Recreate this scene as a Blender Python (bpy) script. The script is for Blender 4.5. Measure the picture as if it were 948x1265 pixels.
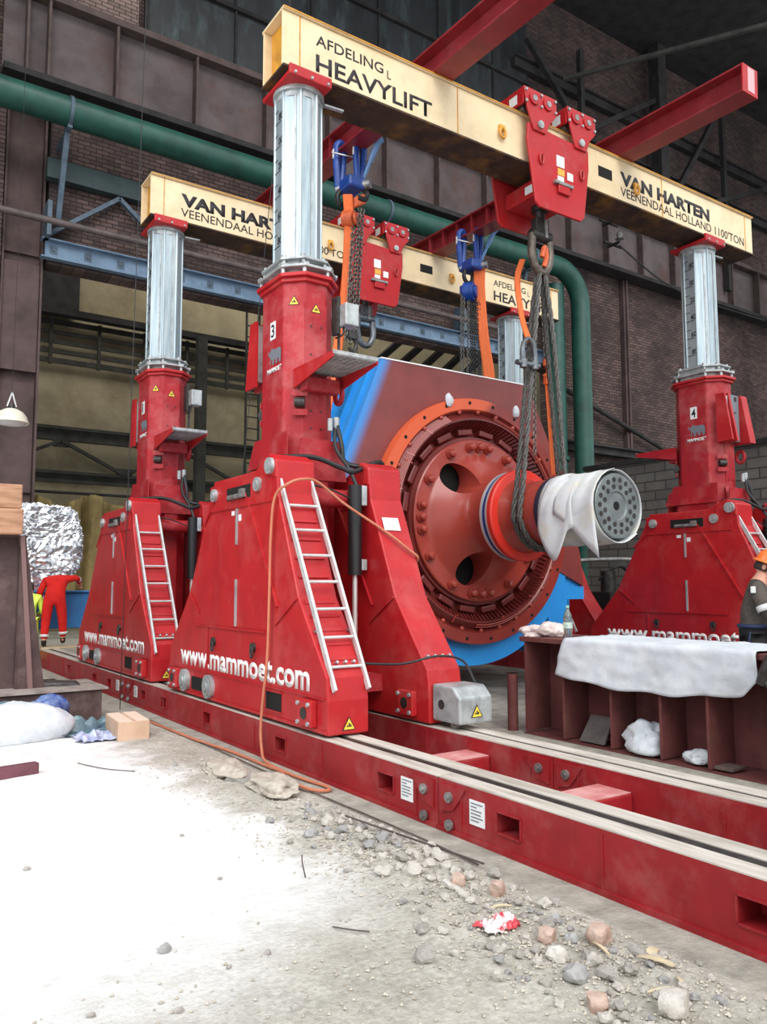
import bpy, bmesh, math, random
from math import sin, cos, pi, radians
from mathutils import Vector, Matrix, noise

random.seed(7)
S = bpy.context.scene
for o in list(bpy.data.objects):
    bpy.data.objects.remove(o)
COL = S.collection

# ------------------------------------------------------------------ camera
cam = bpy.data.cameras.new('camera')
camo = bpy.data.objects.new('camera', cam)
COL.objects.link(camo)
S.camera = camo
F, PITCH, ROLL, YAW = 981.07, 0.092081, -0.002722, 0.596658
cam.sensor_fit = 'VERTICAL'
cam.sensor_height = 24.0
cam.lens = F / 1265.0 * 24.0
cam.clip_end = 300
_f = Vector((sin(YAW) * cos(PITCH), cos(YAW) * cos(PITCH), sin(PITCH)))
_r = Vector((cos(YAW), -sin(YAW), 0))
_u = _r.cross(_f)
_r2 = cos(ROLL) * _r + sin(ROLL) * _u
_u2 = -sin(ROLL) * _r + cos(ROLL) * _u
_m = Matrix((_r2, _u2, -_f)).transposed().to_4x4()
_m.translation = Vector((0, 0, 1.7))
camo.matrix_world = _m

# ------------------------------------------------------------------ light
w = bpy.data.worlds.new('world')
S.world = w
w.use_nodes = True
bg = w.node_tree.nodes['Background']
bg.inputs[0].default_value = (0.90, 0.95, 1.0, 1)
bg.inputs[1].default_value = 1.15
sun = bpy.data.lights.new('daylight', 'SUN')
sun.energy = 1.8
sun.angle = radians(40)
sun.color = (1.0, 0.98, 0.95)
suno = bpy.data.objects.new('daylight', sun)
COL.objects.link(suno)
suno.rotation_euler = Vector((0.22, 1.0, -0.85)).to_track_quat('-Z', 'Y').to_euler()
# big skylight over the unloading bay, left of the camera
al = bpy.data.lights.new('bay_skylight', 'AREA')
al.shape = 'RECTANGLE'
al.size, al.size_y = 7, 7
al.energy = 520
al.color = (0.93, 0.97, 1.0)
alo = bpy.data.objects.new('bay_skylight', al)
COL.objects.link(alo)
alo.location = (-3.5, 6.5, 9.0)
alo.rotation_euler = Vector((0.32, -0.05, -1)).to_track_quat('-Z', 'Y').to_euler()
fl_ = bpy.data.lights.new('far_bay_fill', 'AREA')  # fill lamp added under the roof to brighten the far bay wall
fl_.shape = 'RECTANGLE'
fl_.size, fl_.size_y = 22, 5
fl_.energy = 1500
fl_.color = (1.0, 0.97, 0.9)
flo = bpy.data.objects.new('far_bay_fill', fl_)
COL.objects.link(flo)
flo.location = (13, 25, 22)
flo.rotation_euler = Vector((0, 0.45, -1)).to_track_quat('-Z', 'Y').to_euler()
S.view_settings.view_transform = 'Standard'
S.view_settings.look = 'None'
S.view_settings.gamma = 1
S.view_settings.use_curve_mapping = False
S.view_settings.exposure = 0.25

# ------------------------------------------------------------------ materials
def lin(c):
    r = []
    for v in c[:3]:
        v = v / 255.0
        r.append(v / 12.8 if v <= 0.04045 else ((v + 0.055) / 1.055) ** 2.4)
    return (r[0], r[1], r[2], 1)

def N(nt, t, **k):
    n = nt.nodes.new(t)
    for a, b in k.items():
        setattr(n, a, b)
    return n

def mat(name, c, c2=None, rough=0.5, metal=0.0, scale=3.0, lo=0.4, hi=0.65, bump=0.0, bscale=30.0,
        dirt=None, dscale=1.2, damt=0.5, spec=0.5, stretch=None):
    m = bpy.data.materials.new(name)
    m.use_nodes = True
    nt = m.node_tree
    b = nt.nodes['Principled BSDF']
    b.inputs['Roughness'].default_value = rough
    b.inputs['Metallic'].default_value = metal
    b.inputs['Specular IOR Level'].default_value = spec
    b.inputs['Base Color'].default_value = lin(c)
    if c2 is None and not bump and dirt is None:
        return m
    tc = N(nt, 'ShaderNodeTexCoord')
    mp = N(nt, 'ShaderNodeMapping')
    nt.links.new(tc.outputs['Object'], mp.inputs['Vector'])
    if stretch:
        mp.inputs['Scale'].default_value = stretch
    col = None
    if c2 is not None:
        n = N(nt, 'ShaderNodeTexNoise')
        n.inputs['Scale'].default_value = scale
        n.inputs['Detail'].default_value = 6
        n.inputs['Roughness'].default_value = 0.62
        nt.links.new(mp.outputs[0], n.inputs['Vector'])
        r = N(nt, 'ShaderNodeValToRGB')
        r.color_ramp.elements[0].position = lo
        r.color_ramp.elements[0].color = lin(c)
        r.color_ramp.elements[1].position = hi
        r.color_ramp.elements[1].color = lin(c2)
        nt.links.new(n.outputs['Fac'], r.inputs['Fac'])
        col = r.outputs['Color']
    if dirt is not None:
        n2 = N(nt, 'ShaderNodeTexNoise')
        n2.inputs['Scale'].default_value = dscale
        n2.inputs['Detail'].default_value = 8
        n2.inputs['Roughness'].default_value = 0.7
        nt.links.new(mp.outputs[0], n2.inputs['Vector'])
        r2 = N(nt, 'ShaderNodeValToRGB')
        r2.color_ramp.elements[0].position = 0.5
        r2.color_ramp.elements[0].color = (0, 0, 0, 1)
        r2.color_ramp.elements[1].position = 0.72
        r2.color_ramp.elements[1].color = (damt, damt, damt, 1)
        nt.links.new(n2.outputs['Fac'], r2.inputs['Fac'])
        mx = N(nt, 'ShaderNodeMix', data_type='RGBA')
        nt.links.new(r2.outputs['Color'], mx.inputs[0])
        if col is not None:
            nt.links.new(col, mx.inputs[6])
        else:
            mx.inputs[6].default_value = lin(c)
        mx.inputs[7].default_value = lin(dirt)
        col = mx.outputs[2]
    if col is not None:
        nt.links.new(col, b.inputs['Base Color'])
    if bump:
        n3 = N(nt, 'ShaderNodeTexNoise')
        n3.inputs['Scale'].default_value = bscale
        n3.inputs['Detail'].default_value = 5
        nt.links.new(mp.outputs[0], n3.inputs['Vector'])
        bp = N(nt, 'ShaderNodeBump')
        bp.inputs['Strength'].default_value = bump
        bp.inputs['Distance'].default_value = 0.03
        nt.links.new(n3.outputs['Fac'], bp.inputs['Height'])
        nt.links.new(bp.outputs['Normal'], b.inputs['Normal'])
    return m

def brickmat(name, axis, c1, c2, mortar, bw, bh, rough=0.9, dirt=(30, 27, 26), damt=0.8, msize=0.012):
    m = bpy.data.materials.new(name)
    m.use_nodes = True
    nt = m.node_tree
    b = nt.nodes['Principled BSDF']
    b.inputs['Roughness'].default_value = rough
    b.inputs['Specular IOR Level'].default_value = 0.2
    tc = N(nt, 'ShaderNodeTexCoord')
    sp = N(nt, 'ShaderNodeSeparateXYZ')
    cb = N(nt, 'ShaderNodeCombineXYZ')
    nt.links.new(tc.outputs['Object'], sp.inputs[0])
    nt.links.new(sp.outputs['X' if axis == 'X' else 'Y'], cb.inputs[0])
    nt.links.new(sp.outputs['Z'], cb.inputs[1])
    br = N(nt, 'ShaderNodeTexBrick')
    br.inputs['Scale'].default_value = 1.0
    br.inputs['Brick Width'].default_value = bw
    br.inputs['Row Height'].default_value = bh
    br.inputs['Mortar Size'].default_value = msize
    br.inputs['Color1'].default_value = lin(c1)
    br.inputs['Color2'].default_value = lin(c2)
    br.inputs['Mortar'].default_value = lin(mortar)
    br.inputs['Bias'].default_value = -0.2
    nt.links.new(cb.outputs[0], br.inputs['Vector'])
    n = N(nt, 'ShaderNodeTexNoise')
    n.inputs['Scale'].default_value = 0.45
    n.inputs['Detail'].default_value = 8
    n.inputs['Roughness'].default_value = 0.7
    nt.links.new(tc.outputs['Object'], n.inputs['Vector'])
    r = N(nt, 'ShaderNodeValToRGB')
    r.color_ramp.elements[0].position = 0.38
    r.color_ramp.elements[0].color = (damt, damt, damt, 1)
    r.color_ramp.elements[1].position = 0.66
    r.color_ramp.elements[1].color = (0.1, 0.1, 0.1, 1)
    nt.links.new(n.outputs['Fac'], r.inputs['Fac'])
    mx = N(nt, 'ShaderNodeMix', data_type='RGBA')
    nt.links.new(r.outputs[0], mx.inputs[0])
    nt.links.new(br.outputs['Color'], mx.inputs[6])
    mx.inputs[7].default_value = lin(dirt)
    nt.links.new(mx.outputs[2], b.inputs['Base Color'])
    bp = N(nt, 'ShaderNodeBump')
    bp.inputs['Strength'].default_value = 0.6
    bp.inputs['Distance'].default_value = 0.03
    nt.links.new(br.outputs['Fac'], bp.inputs['Height'])
    bp.invert = True
    nt.links.new(bp.outputs[0], b.inputs['Normal'])
    return m

RED = mat('red_paint', (182, 32, 36), (168, 28, 34), 0.42, dirt=(204, 112, 106), dscale=1.6, damt=0.32, spec=0.4)
REDD = mat('dusty_red_paint', (170, 34, 42), (152, 30, 38), 0.5, dirt=(192, 122, 120), dscale=1.3, damt=0.55, spec=0.35)
REDT = mat('track_red_paint', (154, 32, 38), (138, 28, 34), 0.5, dirt=(186, 128, 124), dscale=2.2, damt=0.3, spec=0.35)
REDB = mat('runner_beam_red', (140, 36, 44), (122, 34, 40), 0.45, dirt=(176, 96, 98), dscale=2.0, damt=0.25)
YEL = mat('header_yellow', (234, 212, 174), (224, 200, 158), 0.5, scale=1.5, dirt=(120, 84, 50), dscale=2.4, damt=0.22)
YELE = mat('header_deep_yellow', (222, 160, 50), (196, 132, 36), 0.5, scale=3, dirt=(90, 60, 36), dscale=2.5, damt=0.7)
SOFFIT = mat('dark_underside', (74, 52, 36), (40, 30, 24), 0.8, scale=1.8, dirt=(150, 104, 36), dscale=1.6, damt=0.75)  # dark brown with ochre patches, for the beam undersides
GALV = mat('galvanised_steel', (188, 200, 204), (150, 166, 174), 0.38, metal=0.55, scale=2.2, stretch=(9, 9, 0.7), lo=0.35, hi=0.7)
GALV2 = mat('galvanised_flange', (186, 190, 190), (150, 152, 152), 0.45, metal=0.4, scale=6)
ALU = mat('aluminium', (214, 214, 212), (190, 190, 190), 0.35, metal=0.3, scale=8)
STEEL = mat('bare_steel', (170, 168, 166), (120, 118, 116), 0.4, metal=0.6, scale=9)
DSTEEL = mat('dark_steel', (74, 72, 70), (48, 46, 44), 0.5, metal=0.5, scale=9)
ROPE = mat('greasy_wire_rope', (104, 102, 98), (60, 58, 56), 0.55, metal=0.35, scale=40)
CHAIN = mat('chain_steel', (128, 124, 118), (76, 72, 68), 0.4, metal=0.6, scale=25)
BLACK = mat('black_rubber', (26, 26, 28), rough=0.5)
HOLE = mat('shadowed_opening', (16, 13, 12), rough=0.9)
WHITE = mat('white_lettering', (240, 236, 234), rough=0.5)
INK = mat('black_lettering', (30, 28, 34), (52, 48, 50), 0.6, scale=12, lo=0.5, hi=0.75)
LABEL = mat('white_sticker', (236, 236, 236), rough=0.45)
LABELO = mat('orange_sticker', (236, 170, 70), rough=0.45)
WARN = mat('warning_yellow', (240, 204, 70), rough=0.45)
GREYL = mat('grey_logo', (118, 122, 130), rough=0.5)
BLUE = mat('generator_blue', (40, 146, 220), (34, 134, 208), 0.35, scale=2)
GENR = mat('generator_red_oxide', (164, 66, 54), (146, 56, 48), 0.24, scale=1.5, lo=0.35, hi=0.7, spec=0.55)
GEND = mat('generator_dark_red', (112, 40, 36), (92, 32, 30), 0.35, scale=3)
GENRED = mat('collar_signal_red', (214, 52, 40), rough=0.35)
CHROME = mat('polished_journal', (214, 212, 208), rough=0.3, metal=0.45)
NAVY = mat('navy_band', (24, 54, 120), rough=0.35)
DNAVY = mat('dark_seal_ring', (36, 36, 52), rough=0.4)
DISC = mat('shaft_end_steel', (134, 140, 140), (112, 118, 120), 0.42, metal=0.45, scale=5)
CLOTH = mat('white_cloth', (210, 214, 218), (196, 201, 208), 0.85, scale=4, bump=0.15, bscale=18, spec=0.1)
PAPER = mat('white_wrapping', (214, 217, 220), (204, 205, 203), 0.7, scale=5, dirt=(222, 204, 150), dscale=3.0, damt=0.45, spec=0.2)
ORANGE = mat('orange_sling_webbing', (246, 122, 62), (234, 104, 46), 0.7, scale=20, stretch=(4, 4, 0.5))
OHOOK = mat('orange_hook', (224, 104, 56), (190, 84, 48), 0.5, scale=12)
CBLUE = mat('shackle_blue', (30, 74, 160), (24, 56, 124), 0.38, scale=12)
CBLUE2 = mat('pale_blue_shackle', (110, 150, 200), rough=0.4)
CABLE = mat('orange_cable', (196, 122, 92), (184, 110, 84), 0.6, scale=5)
BENCHM = mat('oxide_primer', (110, 62, 60), (90, 52, 50), 0.7, scale=2.5, spec=0.25, dirt=(150, 110, 96), dscale=2.2, damt=0.25)
BROWN = mat('brown_steel', (84, 66, 64), (70, 56, 54), 0.7, scale=3, spec=0.25, dirt=(150, 132, 126), dscale=2, damt=0.35)
WOOD = mat('timber', (180, 140, 112), (150, 112, 88), 0.8, scale=3, stretch=(1, 1, 7), spec=0.2)
CARD = mat('cardboard', (206, 176, 152), (192, 160, 136), 0.85, scale=4, spec=0.15)
SACK = mat('white_sack', (214, 219, 222), (194, 201, 208), 0.7, scale=7, bump=0.3, bscale=22, spec=0.2)
PLBLUE = mat('blue_plastic', (62, 84, 150), (120, 140, 176), 0.25, scale=9)
PLGREEN = mat('grey_green_plastic', (104, 130, 136), (70, 92, 110), 0.3, scale=9)
FOIL = mat('foil', (240, 241, 244), (222, 224, 229), 0.2, metal=0.85, scale=8, bump=0.4, bscale=8)
CONC = mat('concrete', (150, 146, 140), (128, 122, 116), 0.9, scale=4, spec=0.2, bump=0.2)
GIRD = mat('runway_girder_rust', (102, 92, 92), (84, 74, 74), 0.8, scale=1.2, spec=0.2, dirt=(98, 64, 52), dscale=0.9, damt=0.5)
GIRDL = mat('runway_girder_edge', (96, 82, 78), (74, 64, 62), 0.8, scale=2, spec=0.2)
COLM = mat('wall_column_brown', (92, 76, 74), (72, 60, 58), 0.8, scale=1.5, spec=0.2)
DARKST = mat('dark_structure', (58, 56, 56), (44, 42, 42), 0.85, scale=2, spec=0.2)
GLASS = mat('blackened_panels', (48, 50, 52), (34, 36, 38), 0.45, scale=0.8, dirt=(86, 100, 100), dscale=1.0, damt=0.6, stretch=(2.2, 1, 0.6))
PIPE = mat('green_pipe', (34, 84, 72), (28, 66, 58), 0.45, scale=2)
CHAN = mat('blue_grey_channel', (112, 134, 156), (94, 116, 138), 0.6, scale=3, spec=0.3)
BRACE = mat('blue_grey_brace', (88, 104, 118), (70, 82, 94), 0.6, scale=3, spec=0.3)
GPIPE = mat('grey_brown_pipe', (94, 82, 80), (72, 62, 60), 0.6, scale=3)
BEIGE = mat('beige_far_wall', (178, 166, 136), (158, 148, 122), 0.9, scale=0.7, spec=0.15, dirt=(88, 70, 50), dscale=0.3, damt=0.6)
TRUSS = mat('grey_truss_steel', (72, 72, 68), (56, 56, 52), 0.8, scale=2, spec=0.2)
CURT = mat('khaki_tarpaulin', (156, 138, 94), (132, 116, 78), 0.85, scale=2, spec=0.15)
HIVIS = mat('hi_vis_yellow', (214, 240, 90), rough=0.7)
COVER = mat('red_coverall', (206, 40, 34), (188, 32, 30), 0.8, scale=6, spec=0.15)
SKIN = mat('skin', (206, 150, 126), rough=0.55)
HAIR = mat('dark_hair', (52, 40, 34), rough=0.7)
JACK = mat('grey_work_jacket', (92, 84, 78), (62, 58, 56), 0.85, scale=7, spec=0.15, bump=0.3, bscale=14)
TROU = mat('dark_work_trousers', (58, 56, 56), (42, 42, 46), 0.85, scale=8, spec=0.15)
BELT = mat('navy_harness', (40, 52, 84), rough=0.7)
HELM = mat('orange_helmet', (240, 116, 50), rough=0.3)
REFL = mat('reflective_tape', (206, 206, 204), rough=0.4)
BOOT = mat('black_boot', (34, 32, 32), rough=0.6)
STONE = mat('grey_rubble', (176, 170, 162), (148, 142, 136), 0.9, scale=9, bump=0.4, bscale=25, spec=0.2)
STONEW = mat('white_rubble', (206, 200, 192), (178, 170, 160), 0.9, scale=9, bump=0.4, bscale=25, spec=0.2)
STONEB = mat('blue_grey_stone', (168, 166, 164), (140, 138, 136), 0.9, scale=12, bump=0.4, bscale=25, spec=0.2)
BRICKP = mat('broken_brick', (196, 172, 158), (170, 140, 124), 0.9, scale=10, bump=0.5, bscale=30, spec=0.2)
GRAV = mat('gravel', (196, 188, 174), (160, 150, 138), 0.9, scale=14, spec=0.2)
CHIP = mat('wood_chip', (206, 190, 160), (180, 160, 130), 0.85, scale=6, spec=0.15)
BOTTLE = mat('clear_bottle_plastic', (196, 214, 210), rough=0.08)
BOTTLE.node_tree.nodes['Principled BSDF'].inputs['Transmission Weight'].default_value = 0.85
LAMPM = mat('enamel_shade', (226, 222, 206), (206, 200, 180), 0.4, scale=5)
RTOP = mat('worn_running_surface', (206, 198, 188), (178, 168, 156), 0.6, scale=4, stretch=(4, 0.5, 1), spec=0.3, dirt=(116, 104, 94), dscale=1.6, damt=0.55)
RAG = mat('stained_rag', (226, 214, 206), (196, 176, 172), 0.9, scale=14, spec=0.1)

# ------------------------------------------------------------------ mesh helpers
class B:
    def __init__(self):
        self.bm = bmesh.new()

    def face(self, pts):
        vs = [self.bm.verts.new(p) for p in pts]
        return self.bm.faces.new(vs)

    def box(self, x0, x1, y0, y1, z0, z1):
        return self.hexa([(x0, y0, z0), (x1, y0, z0), (x1, y1, z0), (x0, y1, z0),
                          (x0, y0, z1), (x1, y0, z1), (x1, y1, z1), (x0, y1, z1)])

    def hexa(self, p):
        v = [self.bm.verts.new(q) for q in p]
        for f in ((3, 2, 1, 0), (4, 5, 6, 7), (0, 1, 5, 4), (1, 2, 6, 5), (2, 3, 7, 6), (3, 0, 4, 7)):
            self.bm.faces.new([v[i] for i in f])
        return self

    def bar(self, a, b, wd, ht, up=(0, 0, 1)):
        a, b = Vector(a), Vector(b)
        d = (b - a).normalized()
        u = Vector(up)
        if abs(d.dot(u)) > 0.98:
            u = Vector((0, 1, 0))
        s = d.cross(u).normalized() * wd / 2
        u = s.cross(d).normalized() * ht / 2
        self.hexa([a - s - u, a + s - u, b + s - u, b - s - u, a - s + u, a + s + u, b + s + u, b - s + u])
        return self

    def prism(self, pts, axis, a0, a1):
        def mk(p, a):
            return {'X': (a, p[0], p[1]), 'Y': (p[0], a, p[1]), 'Z': (p[0], p[1], a)}[axis]
        n = len(pts)
        v0 = [self.bm.verts.new(mk(p, a0)) for p in pts]
        v1 = [self.bm.verts.new(mk(p, a1)) for p in pts]
        self.bm.faces.new(v0)
        self.bm.faces.new(list(reversed(v1)))
        for i in range(n):
            j = (i + 1) % n
            self.bm.faces.new([v0[j], v0[i], v1[i], v1[j]])
        return self

    def _frame(self, d):
        d = d.normalized()
        h = Vector((0, 0, 1)) if abs(d.z) < 0.9 else Vector((1, 0, 0))
        a = d.cross(h).normalized()
        b = d.cross(a).normalized()
        return a, b

    def cyl(self, p0, p1, r, seg=16, r2=None, rot=0.0, caps=True):
        p0, p1 = Vector(p0), Vector(p1)
        r2 = r if r2 is None else r2
        a, b = self._frame(p1 - p0)
        v0, v1 = [], []
        for i in range(seg):
            t = 2 * pi * i / seg + rot
            dv = a * cos(t) + b * sin(t)
            v0.append(self.bm.verts.new(p0 + dv * r))
            v1.append(self.bm.verts.new(p1 + dv * r2))
        for i in range(seg):
            j = (i + 1) % seg
            self.bm.faces.new([v0[i], v0[j], v1[j], v1[i]])
        if caps:
            self.bm.faces.new(list(reversed(v0)))
            self.bm.faces.new(v1)
        return self

    def tube(self, pts, r, seg=8, closed=False):
        pts = [Vector(p) for p in pts]
        n = len(pts)
        rings = []
        pa = None
        for i in range(n):
            if closed:
                d = pts[(i + 1) % n] - pts[i - 1]
            else:
                d = pts[min(i + 1, n - 1)] - pts[max(i - 1, 0)]
            if d.length < 1e-9:
                d = Vector((0, 0, 1))
            d.normalize()
            if pa is None:
                a, b = self._frame(d)
            else:
                a = (pa - d * pa.dot(d))
                if a.length < 1e-6:
                    a, b = self._frame(d)
                a.normalize()
                b = d.cross(a)
            pa = a
            rr = r[i] if isinstance(r, (list, tuple)) else r
            rings.append([self.bm.verts.new(pts[i] + (a * cos(2 * pi * k / seg) + b * sin(2 * pi * k / seg)) * rr) for k in range(seg)])
        m = n if closed else n - 1
        for i in range(m):
            A, C = rings[i], rings[(i + 1) % n]
            for k in range(seg):
                l = (k + 1) % seg
                self.bm.faces.new([A[k], A[l], C[l], C[k]])
        if not closed:
            self.bm.faces.new(list(reversed(rings[0])))
            self.bm.faces.new(rings[-1])
        return self

    def lathe(self, prof, o, d, seg=48, a0=0.0, a1=2 * pi, closed=False):
        """prof: list of (radius, height along d)."""
        o, d = Vector(o), Vector(d).normalized()
        a, b = self._frame(d)
        full = abs(a1 - a0 - 2 * pi) < 1e-6
        n = seg if full else seg + 1
        rings = []
        for i in range(n):
            t = a0 + (a1 - a0) * i / seg
            dv = a * cos(t) + b * sin(t)
            rings.append([self.bm.verts.new(o + dv * max(r, 1e-4) + d * h) for r, h in prof])
        k = len(prof)
        for i in range(seg):
            A, C = rings[i], rings[(i + 1) % n]
            for j in range(k if closed else k - 1):
                l = (j + 1) % k
                self.bm.faces.new([A[j], C[j], C[l], A[l]])
        return self

    def sphere(self, c, r, u=16, v=10, sc=(1, 1, 1)):
        mtx = Matrix.Translation(c) @ Matrix.Diagonal((r * sc[0], r * sc[1], r * sc[2], 1))
        bmesh.ops.create_uvsphere(self.bm, u_segments=u, v_segments=v, radius=1, matrix=mtx)
        return self

    def ico(self, c, r, sub=2, sc=(1, 1, 1), jit=0.25, seed=0, rz=0.0):
        mtx = Matrix.Translation(c) @ Matrix.Rotation(rz, 4, 'Z') @ Matrix.Diagonal((r * sc[0], r * sc[1], r * sc[2], 1))
        res = bmesh.ops.create_icosphere(self.bm, subdivisions=sub, radius=1)
        for vv in res['verts']:
            q = vv.co.copy()
            f = 1 + jit * (noise.noise(q * 1.3 + Vector((seed * 3.1, seed * 1.7, seed))) * 1.6 + 0.5 * noise.noise(q * 3.1 + Vector((seed, seed * 2.3, 5))))
            vv.co = mtx @ (q * f)
        return self

    def split(self, name, m, parent=None, **k):
        """one object per separate piece"""
        self.bm.verts.ensure_lookup_table()
        seen, out = set(), []
        for v in self.bm.verts:
            if v in seen:
                continue
            st, isl = [v], []
            seen.add(v)
            while st:
                q = st.pop(); isl.append(q)
                for e in q.link_edges:
                    o = e.other_vert(q)
                    if o not in seen:
                        seen.add(o); st.append(o)
            n = B(); mp = {q: n.bm.verts.new(q.co) for q in isl}
            for f in {f for q in isl for f in q.link_faces}:
                n.bm.faces.new([mp[q] for q in f.verts])
            out.append(n.done(name, m, parent, **k))
        self.bm.free()
        return out

    def done(self, name, m, parent=None, smooth=True, ang=35, bevel=0.0, loc=None, recalc=True):
        if recalc:
            bmesh.ops.recalc_face_normals(self.bm, faces=self.bm.faces)
        me = bpy.data.meshes.new(name)
        if smooth:
            for f in self.bm.faces:
                f.smooth = True
        self.bm.to_mesh(me)
        self.bm.free()
        if smooth:
            me.set_sharp_from_angle(angle=radians(ang))
        for mm in (m if isinstance(m, (list, tuple)) else [m]):
            me.materials.append(mm)
        o = bpy.data.objects.new(name, me)
        COL.objects.link(o)
        if parent is not None:
            o.parent = parent
        if loc is not None:
            o.location = loc
        if bevel:
            bv = o.modifiers.new('bevel', 'BEVEL')
            bv.width = bevel
            bv.segments = 2
            bv.limit_method = 'ANGLE'
            bv.angle_limit = radians(40)
        return o

def tag(o, label, cat, group=None, kind=None):
    o['label'] = label
    o['category'] = cat
    if group:
        o['group'] = group
    if kind:
        o['kind'] = kind
    return o

def struct(o, label=None):
    o['kind'] = 'structure'
    if label:
        o['label'] = label
    return o

def empty(name, loc=(0, 0, 0), label=None, cat=None, group=None, rz=0.0):
    o = bpy.data.objects.new(name, None)
    o.empty_display_size = 0.2
    COL.objects.link(o)
    o.location = loc
    o.rotation_euler = (0, 0, rz)
    if label:
        tag(o, label, cat, group)
    return o

def copy_tree(o, parent=None, loc=None, label=None):
    c = o.copy()
    COL.objects.link(c)
    if parent is not None:
        c.parent = parent
    if loc is not None:
        c.location = loc
    if label:
        c['label'] = label
    for ch in [q for q in bpy.data.objects if q.parent == o]:
        copy_tree(ch, c)
    return c

_tcache = {}
def text_mesh(s, size=1.0, bold=0.0, spacing=1.0, extrude=0.0):
    cu = bpy.data.curves.new('lettering', 'FONT')
    cu.body = s
    cu.size = size
    cu.offset = bold
    cu.space_character = spacing
    cu.extrude = extrude
    cu.resolution_u = 3
    ob = bpy.data.objects.new('tmp_text', cu)
    COL.objects.link(ob)
    bpy.context.view_layer.update()
    dg = bpy.context.evaluated_depsgraph_get()
    me = bpy.data.meshes.new_from_object(ob.evaluated_get(dg))
    bpy.data.objects.remove(ob)
    bpy.data.curves.remove(cu)
    return me

def text(name, s, m, parent, origin, xdir, updir, width, height, bold=0.0, ext=0.0015, spacing=1.0, label=None):
    """lay the text so its ink box is width x height starting at origin (left, baseline)."""
    me = text_mesh(s, 1.0, bold, spacing, 0.0)
    xs = [v.co.x for v in me.vertices]
    caps = text_mesh('H', 1.0, bold)
    ch = max(v.co.y for v in caps.vertices) - min(v.co.y for v in caps.vertices)
    bpy.data.meshes.remove(caps)
    x0, x1 = min(xs), max(xs)
    X, U = Vector(xdir).normalized(), Vector(updir).normalized()
    Nn = X.cross(U)
    for v in me.vertices:
        p = Vector(origin) + X * ((v.co.x - x0) / (x1 - x0) * width) + U * (v.co.y / ch * height) + Nn * ext
        v.co = p
    me.name = name
    me.materials.clear()
    me.materials.append(m)
    o = bpy.data.objects.new(name, me)
    COL.objects.link(o)
    o.parent = parent
    sd = o.modifiers.new('thick', 'SOLIDIFY')
    sd.thickness = 0.002
    sd.offset = 0
    if label:
        o['label'] = label
    return o

def bez(pts, n=8):
    """smooth Catmull-Rom through points"""
    P = [Vector(p) for p in pts]
    P = [P[0] * 2 - P[1]] + P + [P[-1] * 2 - P[-2]]
    out = []
    for i in range(1, len(P) - 2):
        for k in range(n):
            t = k / n
            a, b, c, d = P[i - 1], P[i], P[i + 1], P[i + 2]
            out.append(0.5 * ((2 * b) + (c - a) * t + (2 * a - 5 * b + 4 * c - d) * t * t + (3 * b - a - 3 * c + d) * t ** 3))
    out.append(P[-2])
    return out

def skin(name, J, E, root, m, parent, sub=2, ang=80):
    """J: name -> (pos, r) ; r float or (rx, ry)"""
    me = bpy.data.meshes.new(name)
    names = list(J)
    me.from_pydata([J[k][0] for k in names], [(names.index(a), names.index(b)) for a, b in E], [])
    o = bpy.data.objects.new(name, me)
    COL.objects.link(o)
    o.modifiers.new('skin', 'SKIN').use_smooth_shade = True
    sv = me.skin_vertices[0].data
    for i, k in enumerate(names):
        r = J[k][1]
        sv[i].radius = (r, r) if not isinstance(r, tuple) else r
        sv[i].use_root = (k == root)
    s = o.modifiers.new('sub', 'SUBSURF')
    s.levels = s.render_levels = sub
    bpy.context.view_layer.update()
    dg = bpy.context.evaluated_depsgraph_get()
    me2 = bpy.data.meshes.new_from_object(o.evaluated_get(dg))
    bpy.data.objects.remove(o)
    me2.name = name
    me2.materials.clear()
    me2.materials.append(m)
    for p in me2.polygons:
        p.use_smooth = True
    o = bpy.data.objects.new(name, me2)
    COL.objects.link(o)
    o.parent = parent
    return o

def bake(o):
    bpy.context.view_layer.update()
    dg = bpy.context.evaluated_depsgraph_get()
    me2 = bpy.data.meshes.new_from_object(o.evaluated_get(dg))
    o.modifiers.clear()
    o.data = me2
    return o

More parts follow.
